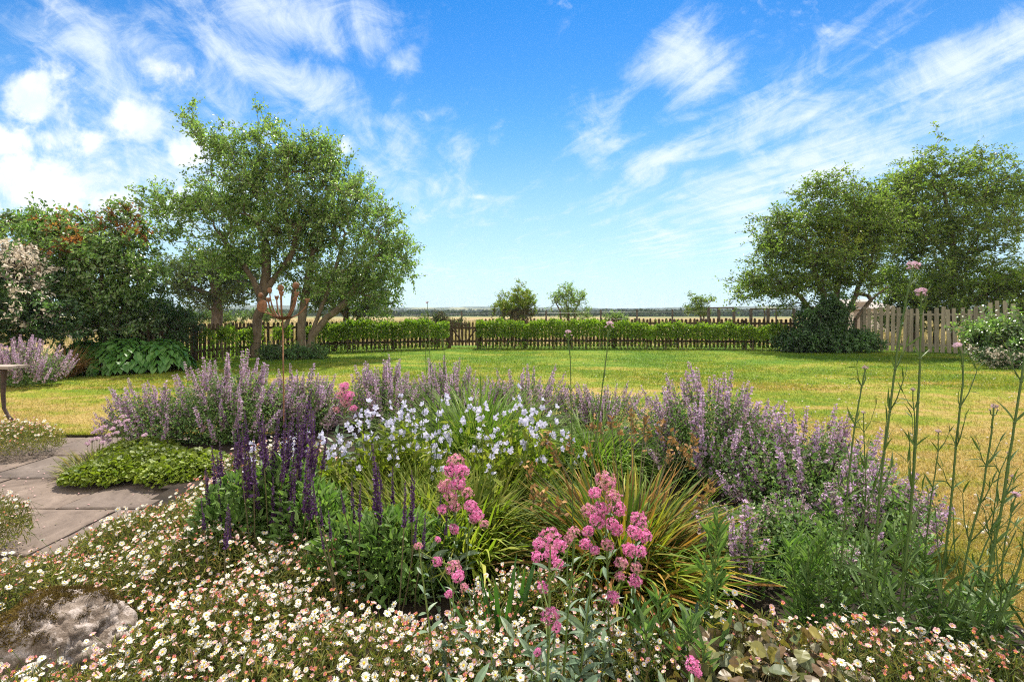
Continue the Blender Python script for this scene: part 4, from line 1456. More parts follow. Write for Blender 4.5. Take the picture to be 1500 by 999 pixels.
def bell_mesh(seed):
    rng = np.random.default_rng(seed)
    g = G()
    n = 5
    R = .015
    for i in range(n):
        a = i * 2 * math.pi / n
        row = []
        for (z, rad, hw) in ((0, .002, .0015), (.008, .008, .0052), (.014, .0125, .0085), (.019, .0185, .006), (.0195, .0225, .0008)):
            row.append([(rad * math.cos(a) - s * hw * math.sin(a), rad * math.sin(a) + s * hw * math.cos(a), z) for s in (-1, 1)])
        V = [p for r in row for p in r]
        g.add(V, [(2 * k, 2 * k + 1, 2 * k + 3, 2 * k + 2) for k in range(4)], 0)
    g.segs([[0, 0, -.008]], [[0, 0, .002]], .0012, .0026, 5, 1)
    g.segs([[0, 0, .003]], [[0, 0, .015]], .0012, .0008, 4, 2)
    return g, g.mesh('bell_flower', [M['bell'], M['stem'], M['blossom']]), [M['bell'], M['stem'], M['blossom']]


BELLS = [bell_mesh(1), bell_mesh(2)]


def bellflower(label, Z, spots, cx, seed, per=(3, 8), leafy=1400):
    rng = np.random.default_rng(seed)
    root = thing('bellflower', label, 'bellflower', (GX(cx, Z), Z, 0), 'pale bellflower plants')
    g = G()
    pos, dirs, sc = [], [], []
    for (px, py) in spots:
        z_ = Z + rng.normal() * .16
        top = P(px, py, z_)
        foot = np.array([top[0] + (GX(cx, z_) - top[0]) * .35 + rng.normal() * .03, z_ + rng.normal() * .06, .04])
        mid = (top + foot) / 2 + np.array([(top[0] - foot[0]) * .12, 0, .02])
        g.tube([foot, mid, top], .0026, .0016, 4, 0)
        k = rng.integers(*per)
        for i in range(k):
            t = rng.uniform(-.02, .11)
            a = rng.uniform(0, 6.28)
            d = nrm(np.array([math.cos(a), math.sin(a) - .25, rng.uniform(-.1, .9)]))
            p = top - np.array([0, 0, t]) + d * .016 + rng.normal(size=3) * .006
            pos.append(p)
            dirs.append(d)
            sc.append(rng.uniform(.62, 1.0))
        kk = 26
        t = rng.uniform(.05, .85, kk)
        lp = foot + (top - foot) * t[:, None] + rng.normal(size=(kk, 3)) * .006
        leaves(g, LEAF_LAN, lp, rand_dirs(kk, .6, rng), .075, .7, 1, .6, rng)
    put_heads(root, 'bell_flower', BELLS, pos, dirs, sc, 100, rng)
    k = leafy
    q = rand_dirs(k, 0, rng) * rng.uniform(0, 1, (k, 1)) ** .45
    p = np.array([GX(cx, Z), Z, .2]) + q * np.array([.36, .3, .2])
    leaves(g, LEAF_LAN, p, nrm(q * .4 + rng.normal(size=(k, 3)) * .5 + np.array([0, 0, .5])), .085, .8, 1, .6, rng)
    g.build('foliage', [M['stem'], M['strap']], root)


def build_bells():
    bellflower('pale lilac bellflowers massed between the salvia and the fountain grass', 2.95,
               [(525, 603), (540, 590), (548, 604), (592, 582), (602, 600), (583, 612), (570, 628), (612, 640), (632, 622), (652, 650), (560, 662), (577, 668), (592, 655), (532, 642), (502, 640), (487, 660), (655, 622), (662, 660),
                (640, 672), (525, 692), (600, 622), (620, 600), (596, 640), (640, 640), (548, 640), (575, 645), (515, 625), (645, 610), (606, 655), (626, 655), (585, 598), (534, 612), (568, 600), (618, 625), (590, 628), (545, 622), (628, 640), (604, 670), (570, 690), (540, 672), (610, 685), (650, 668), (548, 702), (600, 692), (640, 702), (575, 712), (520, 715), (498, 655), (478, 648), (660, 690), (624, 690)], 585, 81, (4, 7))
    bellflower('looser pale bellflowers in front of the fountain grass', 2.95,
               [(690, 592), (702, 612), (682, 610), (697, 632), (686, 655), (652, 582), (755, 568), (748, 582), (782, 600), (792, 592), (775, 622), (800, 622), (820, 632), (792, 650), (726, 650), (720, 665), (745, 658), (716, 640),
                (812, 602), (735, 600), (722, 612), (705, 590), (770, 606), (785, 635), (760, 596), (808, 614), (795, 608), (782, 618), (700, 645), (730, 628), (705, 672), (740, 685), (688, 680), (770, 650), (835, 640), (850, 655)], 735, 82, (3, 6))
    bellflower('few pale bellflowers showing between the salvia spikes', 2.85,
               [(425, 640), (440, 652), (415, 662), (452, 637), (430, 668), (367, 655), (365, 672), (440, 632), (418, 648), (468, 632)], 430, 83, (4, 8), 500)


build_bells()


def floret_ball(r, n, m1, m2, seed, name, squash=.75, fl=.0037):
    """a dome of small five-petalled florets"""
    rng = np.random.default_rng(seed)
    g = G()
    st = []
    for i in range(5):
        a = i * 2 * math.pi / 5
        b = .45
        st += [(0, 0, -.25), (math.cos(a - b) * .75, math.sin(a - b) * .75, .05), (math.cos(a) * 1.1, math.sin(a) * 1.1, .12), (math.cos(a + b) * .75, math.sin(a + b) * .75, .05)]
    T = (np.array(st, float), [(np.array([(4 * i, 4 * i + 1, 4 * i + 2, 4 * i + 3) for i in range(5)]), 0)])
    d = rand_dirs(n, .55, rng)
    lump = 1 + .26 * np.sin(d[:, 0] * 7 + seed) * np.sin(d[:, 1] * 6 + d[:, 2] * 5)
    p = d * np.array([r, r, r * squash]) * (lump * rng.uniform(.82, 1.05, n))[:, None]
    MM = frame_z(d + rng.normal(size=(n, 3)) * .4, rng) * (fl * rng.uniform(.75, 1.25, n))[:, None, None]
    s = rng.uniform(size=n) < .75
    g.inst(T, MM[s], p[s], 0)
    g.inst(T, MM[~s], p[~s], 1)
    k = n // 4
    g.segs(np.tile([[0, 0, -r * 1.1]], (k, 1)), p[:k] * .9, .0009, .0006, 3, 2)
    ms = [M[m1], M[m2], M['stem']]
    return g, g.mesh(name, ms), ms


VAL = [floret_ball(.021, 120, 'pink', 'oldpink', 1, 'flower_head'), floret_ball(.017, 90, 'pink', 'pink', 2, 'flower_head'), floret_ball(.018, 80, 'oldpink', 'pink', 3, 'flower_head')]
VERB = [floret_ball(.011, 46, 'lilac', 'lilac', 4, 'flower_head', .55, .0034), floret_ball(.0085, 34, 'calyx', 'lilac', 5, 'flower_head', .8, .0028)]


def valerian(label, Z, heads, base, seed, nleaf=120, lsz=.075, faded=.2, spreadl=.16, lh=.3):
    """heads: (px, py, radius px)"""
    rng = np.random.default_rng(seed)
    bx = GX(base, Z)
    root = thing('valerian', label, 'valerian', (bx, Z, 0), 'pink valerian plants')
    g = G()
    pos, dirs, sc, pick = [], [], [], []
    ns = max(2, len(heads) // 4)
    axes = []
    for (px, py, r) in heads:
        z_ = Z + rng.normal() * .05
        top = P(px, py, z_)
        d = nrm(np.array([rng.normal() * .35, -.25 + rng.normal() * .25, 1.]))
        pos.append(top)
        dirs.append(d)
        v = 2 if rng.uniform() < faded else (0 if r > 15 else 1)
        pick.append(v)
        sc.append(.78 * r * z_ / F / (.021, .017, .018)[v])
        # side stalk joins the nearest main stem lower down
        if axes and rng.uniform() < .8:
            ax = min(axes, key=lambda q: abs(q[0] - top[0]) + .3 * abs(q[1] - top[1]))
            j = np.array([ax[0] + (bx - ax[0]) * .25, ax[1], max(top[2] - .10, .06)])
            g.tube([j, (j + top) / 2 + np.array([0, 0, -.012]), top - d * .012], .0022, .0015, 4, 0)
        if not axes or min(abs(q[0] - top[0]) for q in axes) > .07:
            axes.append(top)
            foot = np.array([bx + (top[0] - bx) * .45, Z + rng.normal() * .04, .03])
            g.tube([foot, foot * .45 + top * .55 + np.array([0, 0, .02]), top - d * .012], .0040, .0020, 5, 0)
            for t in np.linspace(.12, .85, 8):
                pp = foot + (top - foot) * t
                a = rng.uniform(0, 6.28)
                for s in (0, math.pi):
                    dd = np.array([[math.cos(a + s), math.sin(a + s), .6]])
                    leaves(g, LEAF_LAN, pp[None], nrm(dd), lsz * (1.15 - .6 * t), .9, 1, .3, rng)
    put_heads(root, 'flower_head', VAL, pos, dirs, sc, 100, rng, pick)
    for _ in range(max(3, nleaf // 22)):
        f = np.array([bx + rng.normal() * spreadl * .5, Z + rng.normal() * spreadl * .4, .04])
        tip = f + np.array([rng.normal() * spreadl * .6, rng.normal() * spreadl * .5, lh * rng.uniform(.5, 1.1)])
        g.tube([f, (f + tip) / 2 + rng.normal(size=3) * .01, tip], .0032, .0022, 5, 0)
        for t in np.linspace(.1, 1, 9):
            pp = f + (tip - f) * t
            a = rng.uniform(0, 6.28)
            for s in (0, 2.1, 4.2)[:2 + int(t > .8)]:
                dd = np.array([[math.cos(a + s), math.sin(a + s), .35 + .6 * t]])
                leaves(g, LEAF_LAN, pp[None], nrm(dd), lsz * 1.1, .9, 1, .3, rng)
    g.build('foliage', [M['stem'], M['valleaf']], root)


def build_valerian():
    valerian('tall bright pink valerian in front of the sword-leaved clump', 1.55,
             [(886, 706, 20), (872, 722, 12), (898, 728, 15), (862, 748, 14), (880, 745, 14), (904, 744, 15), (874, 762, 15), (897, 768, 13), (935, 762, 17), (928, 780, 14), (944, 785, 13), (905, 776, 11), (922, 806, 14), (938, 808, 13),
              (890, 798, 12), (862, 778, 11), (910, 826, 13), (932, 832, 11), (908, 845, 10), (930, 850, 12)], 905, 91, 90, .06, .3, .12, .22)
    valerian('pink valerian with bushy heads over grey-green leaves, below the sword-leaved clump', 1.42,
             [(805, 788, 20), (790, 796, 12), (820, 800, 13), (806, 812, 14), (840, 780, 12), (832, 790, 9), (858, 797, 11), (872, 806, 9), (786, 816, 11), (818, 826, 11), (795, 860, 11), (898, 875, 12)], 800, 92, 260, .066, .15, .18, .27)
    valerian('faded pink valerian on a tall leaning stem, right of the bellflowers', 2.0,
             [(667, 676, 16), (660, 690, 14), (676, 690, 14), (655, 712, 15), (672, 708, 14), (660, 728, 13), (684, 722, 12), (648, 716, 10), (665, 742, 12), (690, 742, 13), (698, 754, 13), (710, 768, 9), (695, 760, 10), (648, 746, 10), (665, 775, 10)],
             668, 93, 60, .06, .55, .10, .25)
    valerian('small pink valerian sprig above the daisies, under the sparse salvia', 1.42,
             [(664, 832, 15), (672, 844, 12), (680, 860, 8), (658, 870, 8), (640, 822, 9), (613, 800, 8), (641, 790, 6)], 668, 94, 40, .06, .1, .08, .2)
    valerian('pink valerian head over broad silvery leaves, low in the middle of the bed', 1.22,
             [(806, 902, 17), (815, 918, 10), (788, 955, 8)], 780, 95, 520, .066, .0, .22, .27)
    valerian('single pink valerian head low beside the bronze-leaved ground cover', 1.12, [(1014, 973, 14), (1022, 985, 8)], 1015, 96, 40, .07, 0, .08, .12)
    valerian('lone salmon pink valerian standing among the catmint behind the bellflowers', 3.7, [(505, 566, 9), (500, 578, 10), (511, 580, 10), (505, 590, 10), (493, 600, 7), (518, 598, 7)], 505, 97, 60, .09, .3, .12, .35)


build_valerian()


def verbena(label, pts, Z, r, head=None, seed=0, hd=None, leafy=1.0, vr=0, sep=7, dz=0, side=True):
    """pts: pixels from the ground end to the tip"""
    rng = np.random.default_rng(seed)
    P3 = [P(px, py, Z + dz * i) for i, (px, py) in enumerate(pts)]
    foot = P3[0].copy()
    P3 = [np.array([foot[0] - (P3[1][0] - foot[0]) * .4, foot[1], .02])] + P3
    root = thing('verbena', label, 'verbena', P3[0], 'verbena stalks')
    # smooth the poly-line
    P3 = np.array(P3)
    t = np.linspace(0, len(P3) - 1, len(P3) * 6)
    C = np.stack([np.interp(t, np.arange(len(P3)), P3[:, k]) for k in range(3)], -1)
    for _ in range(3):
        C[1:-1] = (C[:-2] + 2 * C[1:-1] + C[2:]) / 4
    C = C + np.cumsum(rng.normal(size=C.shape) * .0006, 0)
    g = G()
    r *= .60
    g.tube(C, r, r * .62, 6, 0)
    L = np.concatenate([[0], np.cumsum(np.linalg.norm(np.diff(C, axis=0), axis=1))])
    lv = G()
    nn = max(2, int(L[-1] / .13))
    for i in range(1, nn + 1):
        s = L[-1] * (i - .2) / (nn + .3)
        p = np.array([np.interp(s, L, C[:, k]) for k in range(3)])
        up = nrm(np.array([np.interp(min(s + .03, L[-1]), L, C[:, k]) for k in range(3)]) - p)
        a = rng.uniform(0, 6.28)
        low = 1 - s / L[-1]
        lv.add(*node_knob(p, r * 1.4), 0)
        for sd in (0, math.pi):
            out = np.array([math.cos(a + sd), math.sin(a + sd) * .6, 0])
            d = nrm(out * rng.uniform(.35, .8) + up)
            if side and rng.uniform() < .33 + .3 * low:
                ll = rng.uniform(.05, .15) * (.5 + low)
                q = p + d * ll + up * ll * .35
                lv.tube([p, p + d * ll * .55, q], r * .5, r * .32, 5, 0)
                leaves(lv, LEAF_VERB, np.array([q, q, p + d * ll * .6]), nrm(np.array([d + up + rng.normal(size=3) * .3, d + rng.normal(size=3) * .4, out])), .05, .6, 0, .5, rng)
            leaves(lv, LEAF_VERB, p[None], d[None], (.045 + .06 * low * leafy), .6, 0, .4, rng)
    g.build('stem', M['verbstem'], root, smooth=True)
    if leafy:
        k = int(34 * leafy)
        b = C[0] + (C[len(C) // 4] - C[0]) * rng.uniform(0, 1, (k, 1)) + rng.normal(size=(k, 3)) * np.array([.02, .02, .01])
        leaves(lv, LEAF_VERB, b, rand_dirs(k, .7, rng), .10, .5, 0, .6, rng)
    lv.build('leaves', M['verbstem'], root)
    if head:
        up = nrm(C[-1] - C[-4])
        hg = [(C[-1] + up * .004, up, head)]
        if sep:
            st = G()
            for a in (0, math.pi):
                ax = rng.uniform(-.4, .4)
                o = np.array([math.cos(a + ax), math.sin(a + ax) * .5, 0])
                q0 = C[-1] - up * .028
                q = q0 + (o * .6 + up) * .02
                st.tube([q0, q0 + (o * .7 + up * .5) * .012, q], r * .45, r * .4, 5, 0)
                hg.append((q, nrm(o * .5 + up), head * .35))
            st.build('branch', M['verbstem'], root)
        for (q, d, s) in hg:
            place(root, 'flower_head', VERB[vr][1], q, d, s)
    return root


def node_knob(p, r):
    V = np.array([(r, 0, 0), (0, r, 0), (-r, 0, 0), (0, -r, 0), (0, 0, r * 1.6), (0, 0, -r * 1.6)]) + p
    return V, np.array([(0, 1, 4), (1, 2, 4), (2, 3, 4), (3, 0, 4), (1, 0, 5), (2, 1, 5), (3, 2, 5), (0, 3, 5)])


def build_verbena():
    v = verbena
    v('tallest verbena stalk, pink head level with the tops of the tree trunks', [(1278, 860), (1290, 700), (1308, 560), (1322, 460), (1337, 392)], 1.58, 0.0072, 1.35, 101)
    v('thick pale verbena stalk with a stacked pink head, beside the tallest stalk', [(1318, 890), (1340, 700), (1350, 560), (1352, 480), (1354, 428)], 1.55, 0.0077, 1.42, 102)
    v('verbena stalk whose pale pink tip bends over to the left above the lawn', [(1372, 905), (1392, 740), (1404, 620), (1411, 550), (1410, 515), (1404, 506)], 1.62, 0.0069, 1.08, 103, sep=0)
    v('verbena stalk with a small round bud, standing left of all the thick stalks', [(1228, 862), (1238, 740), (1252, 620), (1264, 550), (1266, 540)], 1.64, 0.0058, 0.94, 104, vr=1, sep=0)
    v('verbena stalk with a dark bud leaning right in front of the open lawn', [(1395, 930), (1420, 800), (1440, 720), (1452, 640), (1457, 598)], 1.60, 0.0066, 1.15, 105, vr=1)
    v('thick headless verbena stalk running out of the picture', [(1432, 915), (1462, 770), (1482, 650), (1496, 540), (1512, 420), (1520, 350)], 1.56, 0.0075, None, 106)
    v('verbena stalk leaning hard over at the lower corner of the picture', [(1452, 930), (1480, 860), (1500, 800), (1530, 700), (1560, 600)], 1.52, 0.0072, None, 107)
    v('thin verbena stalk with a dark bud between the two tallest stalks', [(1328, 800), (1334, 700), (1338, 620), (1336, 574)], 1.70, 0.0044, 0.81, 108, vr=1, sep=0)
    v('thin short verbena stalk with a round dark bud right of the tall pale stalk', [(1356, 800), (1366, 720), (1374, 665), (1374, 634)], 1.70, 0.0044, 0.88, 109, vr=1, sep=0)
    v('slender verbena stalk with a tiny dark bud close to the leftmost thick stalk', [(1262, 800), (1268, 720), (1264, 650), (1263, 608)], 1.80, 0.0041, 0.74, 110, vr=1, sep=0)
    v('short verbena stalk with a pink head low by the picture edge', [(1468, 830), (1478, 770), (1490, 725)], 1.55, 0.0047, 1.01, 111, sep=0)
    v('thin verbena side shoot with a tiny bud between the two leaning stalks', [(1448, 850), (1456, 740), (1464, 690), (1476, 664)], 1.66, 0.0039, 0.61, 112, vr=1, sep=0)
    v('thin dark verbena stalk crossing the catmint, with a bud below the first thick stalk tip', [(1240, 850), (1262, 760), (1290, 690), (1300, 640)], 1.75, .0046, .8, 118, vr=1, sep=0)
    v('thin verbena stalk splaying right between the two leaning stalks', [(1410, 900), (1436, 820), (1470, 745), (1486, 700)], 1.65, .0046, .8, 119, vr=1)
    v('slim dark verbena stalk with a pinkish head rising over the sword-leaved clump', [(838, 790), (838, 690), (836, 600), (834, 530), (831, 487)], 1.75, .0038, .85, 113, leafy=.0, side=False)
    v('slim verbena stalk with a white and violet head in front of the right hedge', [(866, 690), (876, 620), (884, 560), (890, 510), (893, 476)], 1.7, .0044, 1.1, 114, leafy=.0, side=False)
    v('tall thin stalk with a dark round head against the far hills', [(632, 610), (632, 560), (630, 500), (627, 444)], 2.7, .0045, .9, 115, leafy=.0, vr=1, sep=0, side=False)
    v('bare thin stalk with a nodding tip in front of the left hedge end', [(640, 620), (647, 570), (651, 530), (650, 500), (644, 488)], 2.7, .0045, None, 116, leafy=.0, side=False)
    v('bare thin stalk standing left of the dark-headed stalk', [(618, 620), (623, 580), (624, 540), (622, 492)], 2.8, .0042, None, 117, leafy=.0, side=False)


build_verbena()


def build_tufts():
    rng = np.random.default_rng(131)

    def tuftthing(name, label, cat, px, Z, mat, parts, group=None):
        root = thing(name, label, cat, (GX(px, Z), Z, 0), group)
        g = G()
        for kw in parts:
            c = kw.pop('c')
            tuft(g, (GX(c[0], c[1]), c[1], .03), rng=rng, **kw)
        g.build('foliage', M[mat], root)
        return root
    gg = 'green grass tufts in the bed'
    tuftthing('fountain_grass', 'bright green fountain grass behind the loose bellflowers', 'grass', 695, 3.7, 'grassgreen',
              [dict(c=(700, 3.8), n=1300, length=.86, spread=1.0, width=.0055, rbase=.22, bends=(1, 2, 3)), dict(c=(650, 3.7), n=500, length=.6, spread=.9, width=.005, rbase=.16, bends=(1, 2, 3)), dict(c=(745, 3.7), n=500, length=.68, spread=.9, width=.005, rbase=.16, bends=(1, 2, 3))], gg)
    tuftthing('fountain_grass', 'smaller green grass tuft behind the sword-leaved clump', 'grass', 870, 3.7, 'grassgreen',
              [dict(c=(865, 3.7), n=800, length=.62, spread=1.1, width=.005, rbase=.2, bends=(1, 2, 3)), dict(c=(915, 3.75), n=400, length=.5, spread=1.1, width=.005, rbase=.15, bends=(1, 2, 3))], gg)
    tuftthing('spiderwort', 'yellow-green strappy foliage below the bellflowers', 'foliage plant', 620, 2.35, 'strap',
              [dict(c=(x, z), n=420, length=.46, spread=.55, width=.009, rbase=.12, bends=(1, 2, 3)) for x, z in ((560, 2.5), (610, 2.4), (655, 2.35), (690, 2.3), (625, 2.6), (720, 2.6))])
    tuftthing('iris', 'small fan of upright sword leaves left of the sword-leaved clump', 'iris', 740, 1.75, 'iris',
              [dict(c=(735, 1.65), n=26, length=.38, spread=.4, width=.0125, rbase=.05, bends=(0,)), dict(c=(757, 1.8), n=12, length=.36, spread=.3, width=.012, rbase=.03, bends=(0,))])
    # the sword-leaved clump with brown seed heads
    Z = 2.25
    root = thing('sword_leaf_clump', 'big arching clump of green and orange sword leaves with brown seed heads', 'perennial', (GX(910, Z), Z, 0))
    g = G()
    tuft(g, (GX(915, Z), Z, .05), 1300, .55, 1.2, .0072, 0, .17, (0, 1, 2, 2), rng)
    tuft(g, (GX(900, Z - .1), Z - .1, .05), 640, .45, 1.5, .0072, 0, .16, (1, 2, 3, 4), rng)
    g.build('foliage', M['libertia'], root)
    gs, gh = G(), G()
    for (px, py, z_) in [(800, 640, 2.3), (812, 660, 2.2), (868, 618, 2.6), (880, 622, 2.6), (895, 616, 2.6), (906, 622, 2.6), (925, 606, 2.6), (928, 625, 2.6), (944, 612, 2.6), (948, 632, 2.5), (968, 625, 2.5), (985, 640, 2.5), (1000, 655, 2.4),
                         (1015, 640, 2.5), (782, 720, 2.1), (795, 728, 2.1), (776, 682, 2.2), (1030, 728, 2.1), (835, 650, 2.4), (862, 655, 2.4), (1010, 668, 2.4), (980, 668, 2.4), (1040, 705, 2.2), (818, 736, 2.0)]:
        top = P(px, py, z_)
        f = np.array([GX(915, Z) + (top[0] - GX(915, Z)) * .3, Z, .1])
        gs.tube([f, (f + top) / 2 + np.array([0, 0, .06]), top], .0028, .0018, 4)
        k = 20
        pos = top + rng.normal(size=(k, 3)) * np.array([.009, .009, .024]) - np.array([0, 0, .02])
        gh = G()
        leaves(gh, LEAF_OV, pos, rand_dirs(k, .3, rng), .025, .3, 0, .9, rng)
        gh.build('seed_head', M['seed'], root)
        gs.segs(np.tile(top - np.array([0, 0, .05]), (k, 1)), pos, .001, .0008, 3)
    gs.build('stem', M['brownstem'], root)
    # leafy upright shoots
    for label, px, Z, h, n in (('dense leafy shoots filling the ground around the feet of the verbena stalks', 1345, 1.95, .20, 21), ('pale green leafy shoot standing right of the sword-leaved clump', 1040, 1.62, .52, 3), ('bright green leafy shoots in front of the grey-leaved catmint', 1180, 1.8, .42, 6),
                               ('short leafy shoots beside the bronze-leaved ground cover', 990, 1.42, .34, 5), ('narrow leafy shoots under the tall pink valerian', 960, 1.5, .34, 2)):
        root = thing('leafy_shoot', label, 'seedling plant', (GX(px, Z), Z, 0), 'upright leafy shoots')
        g = G()
        for i in range(n):
            w_ = .035 if n < 20 else .22
            f = np.array([GX(px, Z) + rng.normal() * w_ * (n > 1), Z + rng.normal() * w_ * 1.1, .03])
            tp = f + np.array([rng.normal() * .03, rng.normal() * .03, h * rng.uniform(.7, 1.08)])
            g.tube([f, (f + tp) / 2 + rng.normal(size=3) * .006, tp], .0030, .0016, 5, 0)
            k = 46
            t = rng.uniform(.12, 1, k)
            a = np.arange(k) * 2.4
            d = np.stack([np.cos(a), np.sin(a), np.full(k, .55) + t], -1)
            leaves(g, LEAF_NAR, f + (tp - f) * t[:, None], nrm(d), .07, .6, 1, .4, rng)
        g.build('foliage', [M['stem'], M['salvleaf'] if 'bright' in label or 'pale' in label else M['catleaf']], root)
    # lime ground cover
    root = thing('cranesbill', 'low lime green leafy mound spilling over the paving edge', 'ground cover plant', (GX(195, 3.85), 3.85, 0))
    g = G()
    for (px, Z, rx, ry, h, n) in ((160, 3.75, .30, .24, .09, 2300), (215, 3.9, .40, .32, .13, 3200), (275, 3.8, .34, .3, .13, 2400), (205, 4.25, .34, .26, .11, 1700)):
        r = rng.uniform(0, 1, n) ** .5
        a = rng.uniform(0, 6.28, n)
        hz = h * (1 - r ** 2) ** .6 * rng.uniform(.4, 1.3, n) + .02
        pos = np.stack([GX(px, Z) + np.cos(a) * r * rx, Z + np.sin(a) * r * ry, hz], -1)
        d = np.stack([np.cos(a), np.sin(a), np.full(n, .15)], -1) + rng.normal(size=(n, 3)) * .6
        leaves(g, LEAF_RND, pos, nrm(d), .031, 1.0, 0, .7, rng)
    g.build('foliage', M['lime'], root)
    root = thing('thrift', 'pale pink thrift flowers on short stems at the corner of the lime mound', 'thrift', (GX(140, 4.1), 4.1, 0))
    g = G()
    tuft(g, (GX(140, 4.1), 4.1, .0), 260, .16, 1.1, .003, 0, .2, rng=rng)
    tuft(g, (GX(118, 3.85), 3.85, .0), 160, .12, 1.1, .003, 0, .12, rng=rng)
    hp, hd = [], []
    for (px, py) in [(138, 633), (146, 629), (152, 625), (160, 637), (170, 634), (134, 645), (142, 642), (178, 622), (186, 616), (172, 618), (150, 648), (212, 637), (128, 650), (165, 628), (180, 610)]:
        t = P(px, py, 4.1 + rng.normal() * .08)
        t[2] = max(t[2], .1)
        hp.append(t)
        hd.append((rng.normal() * .2, -.2, 1))
        g.segs([[t[0], t[1], .0]], [t], .0015, .0012, 3)
    g.build('foliage', M['daisyleaf'], root)
    put_heads(root, 'flower_head', [VERB[0]], hp, hd, 1.9, 100, rng)
    # bronze-leaved ground cover
    root = thing('barrenwort', 'ground cover of round bronze, olive and purplish leaves beside the daisies', 'ground cover plant', (GX(1110, 1.38), 1.38, 0))
    g = G()
    for (px, Z, rx, ry, h, n) in ((1080, 1.4, .2, .15, .32, 380), (1160, 1.4, .18, .15, .31, 340), (1120, 1.25, .2, .13, .30, 330), (1040, 1.28, .15, .12, .27, 220), (1190, 1.25, .14, .12, .27, 200)):
        r = rng.uniform(0, 1, n) ** .5
        a = rng.uniform(0, 6.28, n)
        c = np.array([GX(px, Z), Z, .05])
        pos = c + np.stack([np.cos(a) * r * rx, np.sin(a) * r * ry, h * (1 - .5 * r ** 2) * rng.uniform(.45, 1.05, n)], -1)
        d = np.stack([np.cos(a), np.sin(a) - .25, np.full(n, -.15)], -1) + rng.normal(size=(n, 3)) * .45
        leaves(g, LEAF_RND, pos, nrm(d), .038, 1.0, 0, .6, rng)
        g.segs(np.tile(c, (n, 1)) + rng.normal(size=(n, 3)) * np.array([.06, .05, 0]), pos, .0012, .0009, 3, 1)
    g.build('foliage', [M['bronze'], M['brownstem']], root)


build_tufts()


# ------------------------------------------------------------------ daisies
ROCK = (np.array([-1.50, 1.62, .10]), np.array([.225, .19, .24]))


def mound(clump, x, y):
    cx, cy, rx, ry, h = clump
    q = ((x - cx) / rx) ** 2 + ((y - cy) / ry) ** 2
    return h * np.clip(1 - q * .55, 0, 1) ** .7


DAISY_CLUMPS = [
    ('fleabane daisies spilling in front of the mossy rock', (-1.22, 1.27, .42, .20, .29), 260),
    ('dense fleabane daisy mat right of the mossy rock', (-.95, 1.58, .34, .30, .30), 330),
    ('broad fleabane daisy mat with many white open flowers, below the violet salvia', (-.48, 1.36, .40, .32, .33), 420),
    ('fleabane daisy mat with salmon and white flowers, below the sparse salvia', (-.10, 1.36, .30, .32, .31), 280),
    ('fleabane daisies between the violet salvia and the paving joint', (-1.33, 2.12, .42, .32, .27), 340),
    ('fleabane daisies tucked against the foot of the violet salvia', (-.86, 1.98, .30, .26, .26), 210),
    ('white fleabane daisies edging the paving behind the rock', (-1.82, 2.52, .36, .40, .20), 230),
    ('pinkish fleabane daisies at the paving edge below the lime mound', (-1.70, 3.05, .32, .36, .22), 230),
    ('pale yellowish mass of fleabane daisies between the lime mound and the violet salvia', (-1.62, 3.45, .42, .36, .30), 330),
    ('scattered fleabane daisies among the pink valerian heads', (.10, 1.78, .30, .24, .27), 190),
    ('small white fleabane daisies packed below the tall pink valerian', (.36, 1.42, .22, .24, .28), 110),
    ('sparse fleabane daisies over the bronze-leaved ground cover', (.72, 1.45, .26, .22, .33), 60),
    ('leaning fleabane daisies with pink buds at the feet of the verbena stalks', (1.02, 1.36, .34, .26, .33), 250),
    ('fleabane daisies in the lower corner beneath the leaning verbena', (1.40, 1.32, .26, .24, .30), 150),
    ('fleabane daisies above the top edge of the mossy rock', (-1.95, 1.98, .34, .20, .24), 150),
    ('fleabane daisies overhanging the far side of the paving by the picture edge', (-2.88, 2.55, .28, .24, .30), 120),
    ('white fleabane daisy mound beside the table leg', (-4.62, 4.42, .50, .28, .26), 260),
]


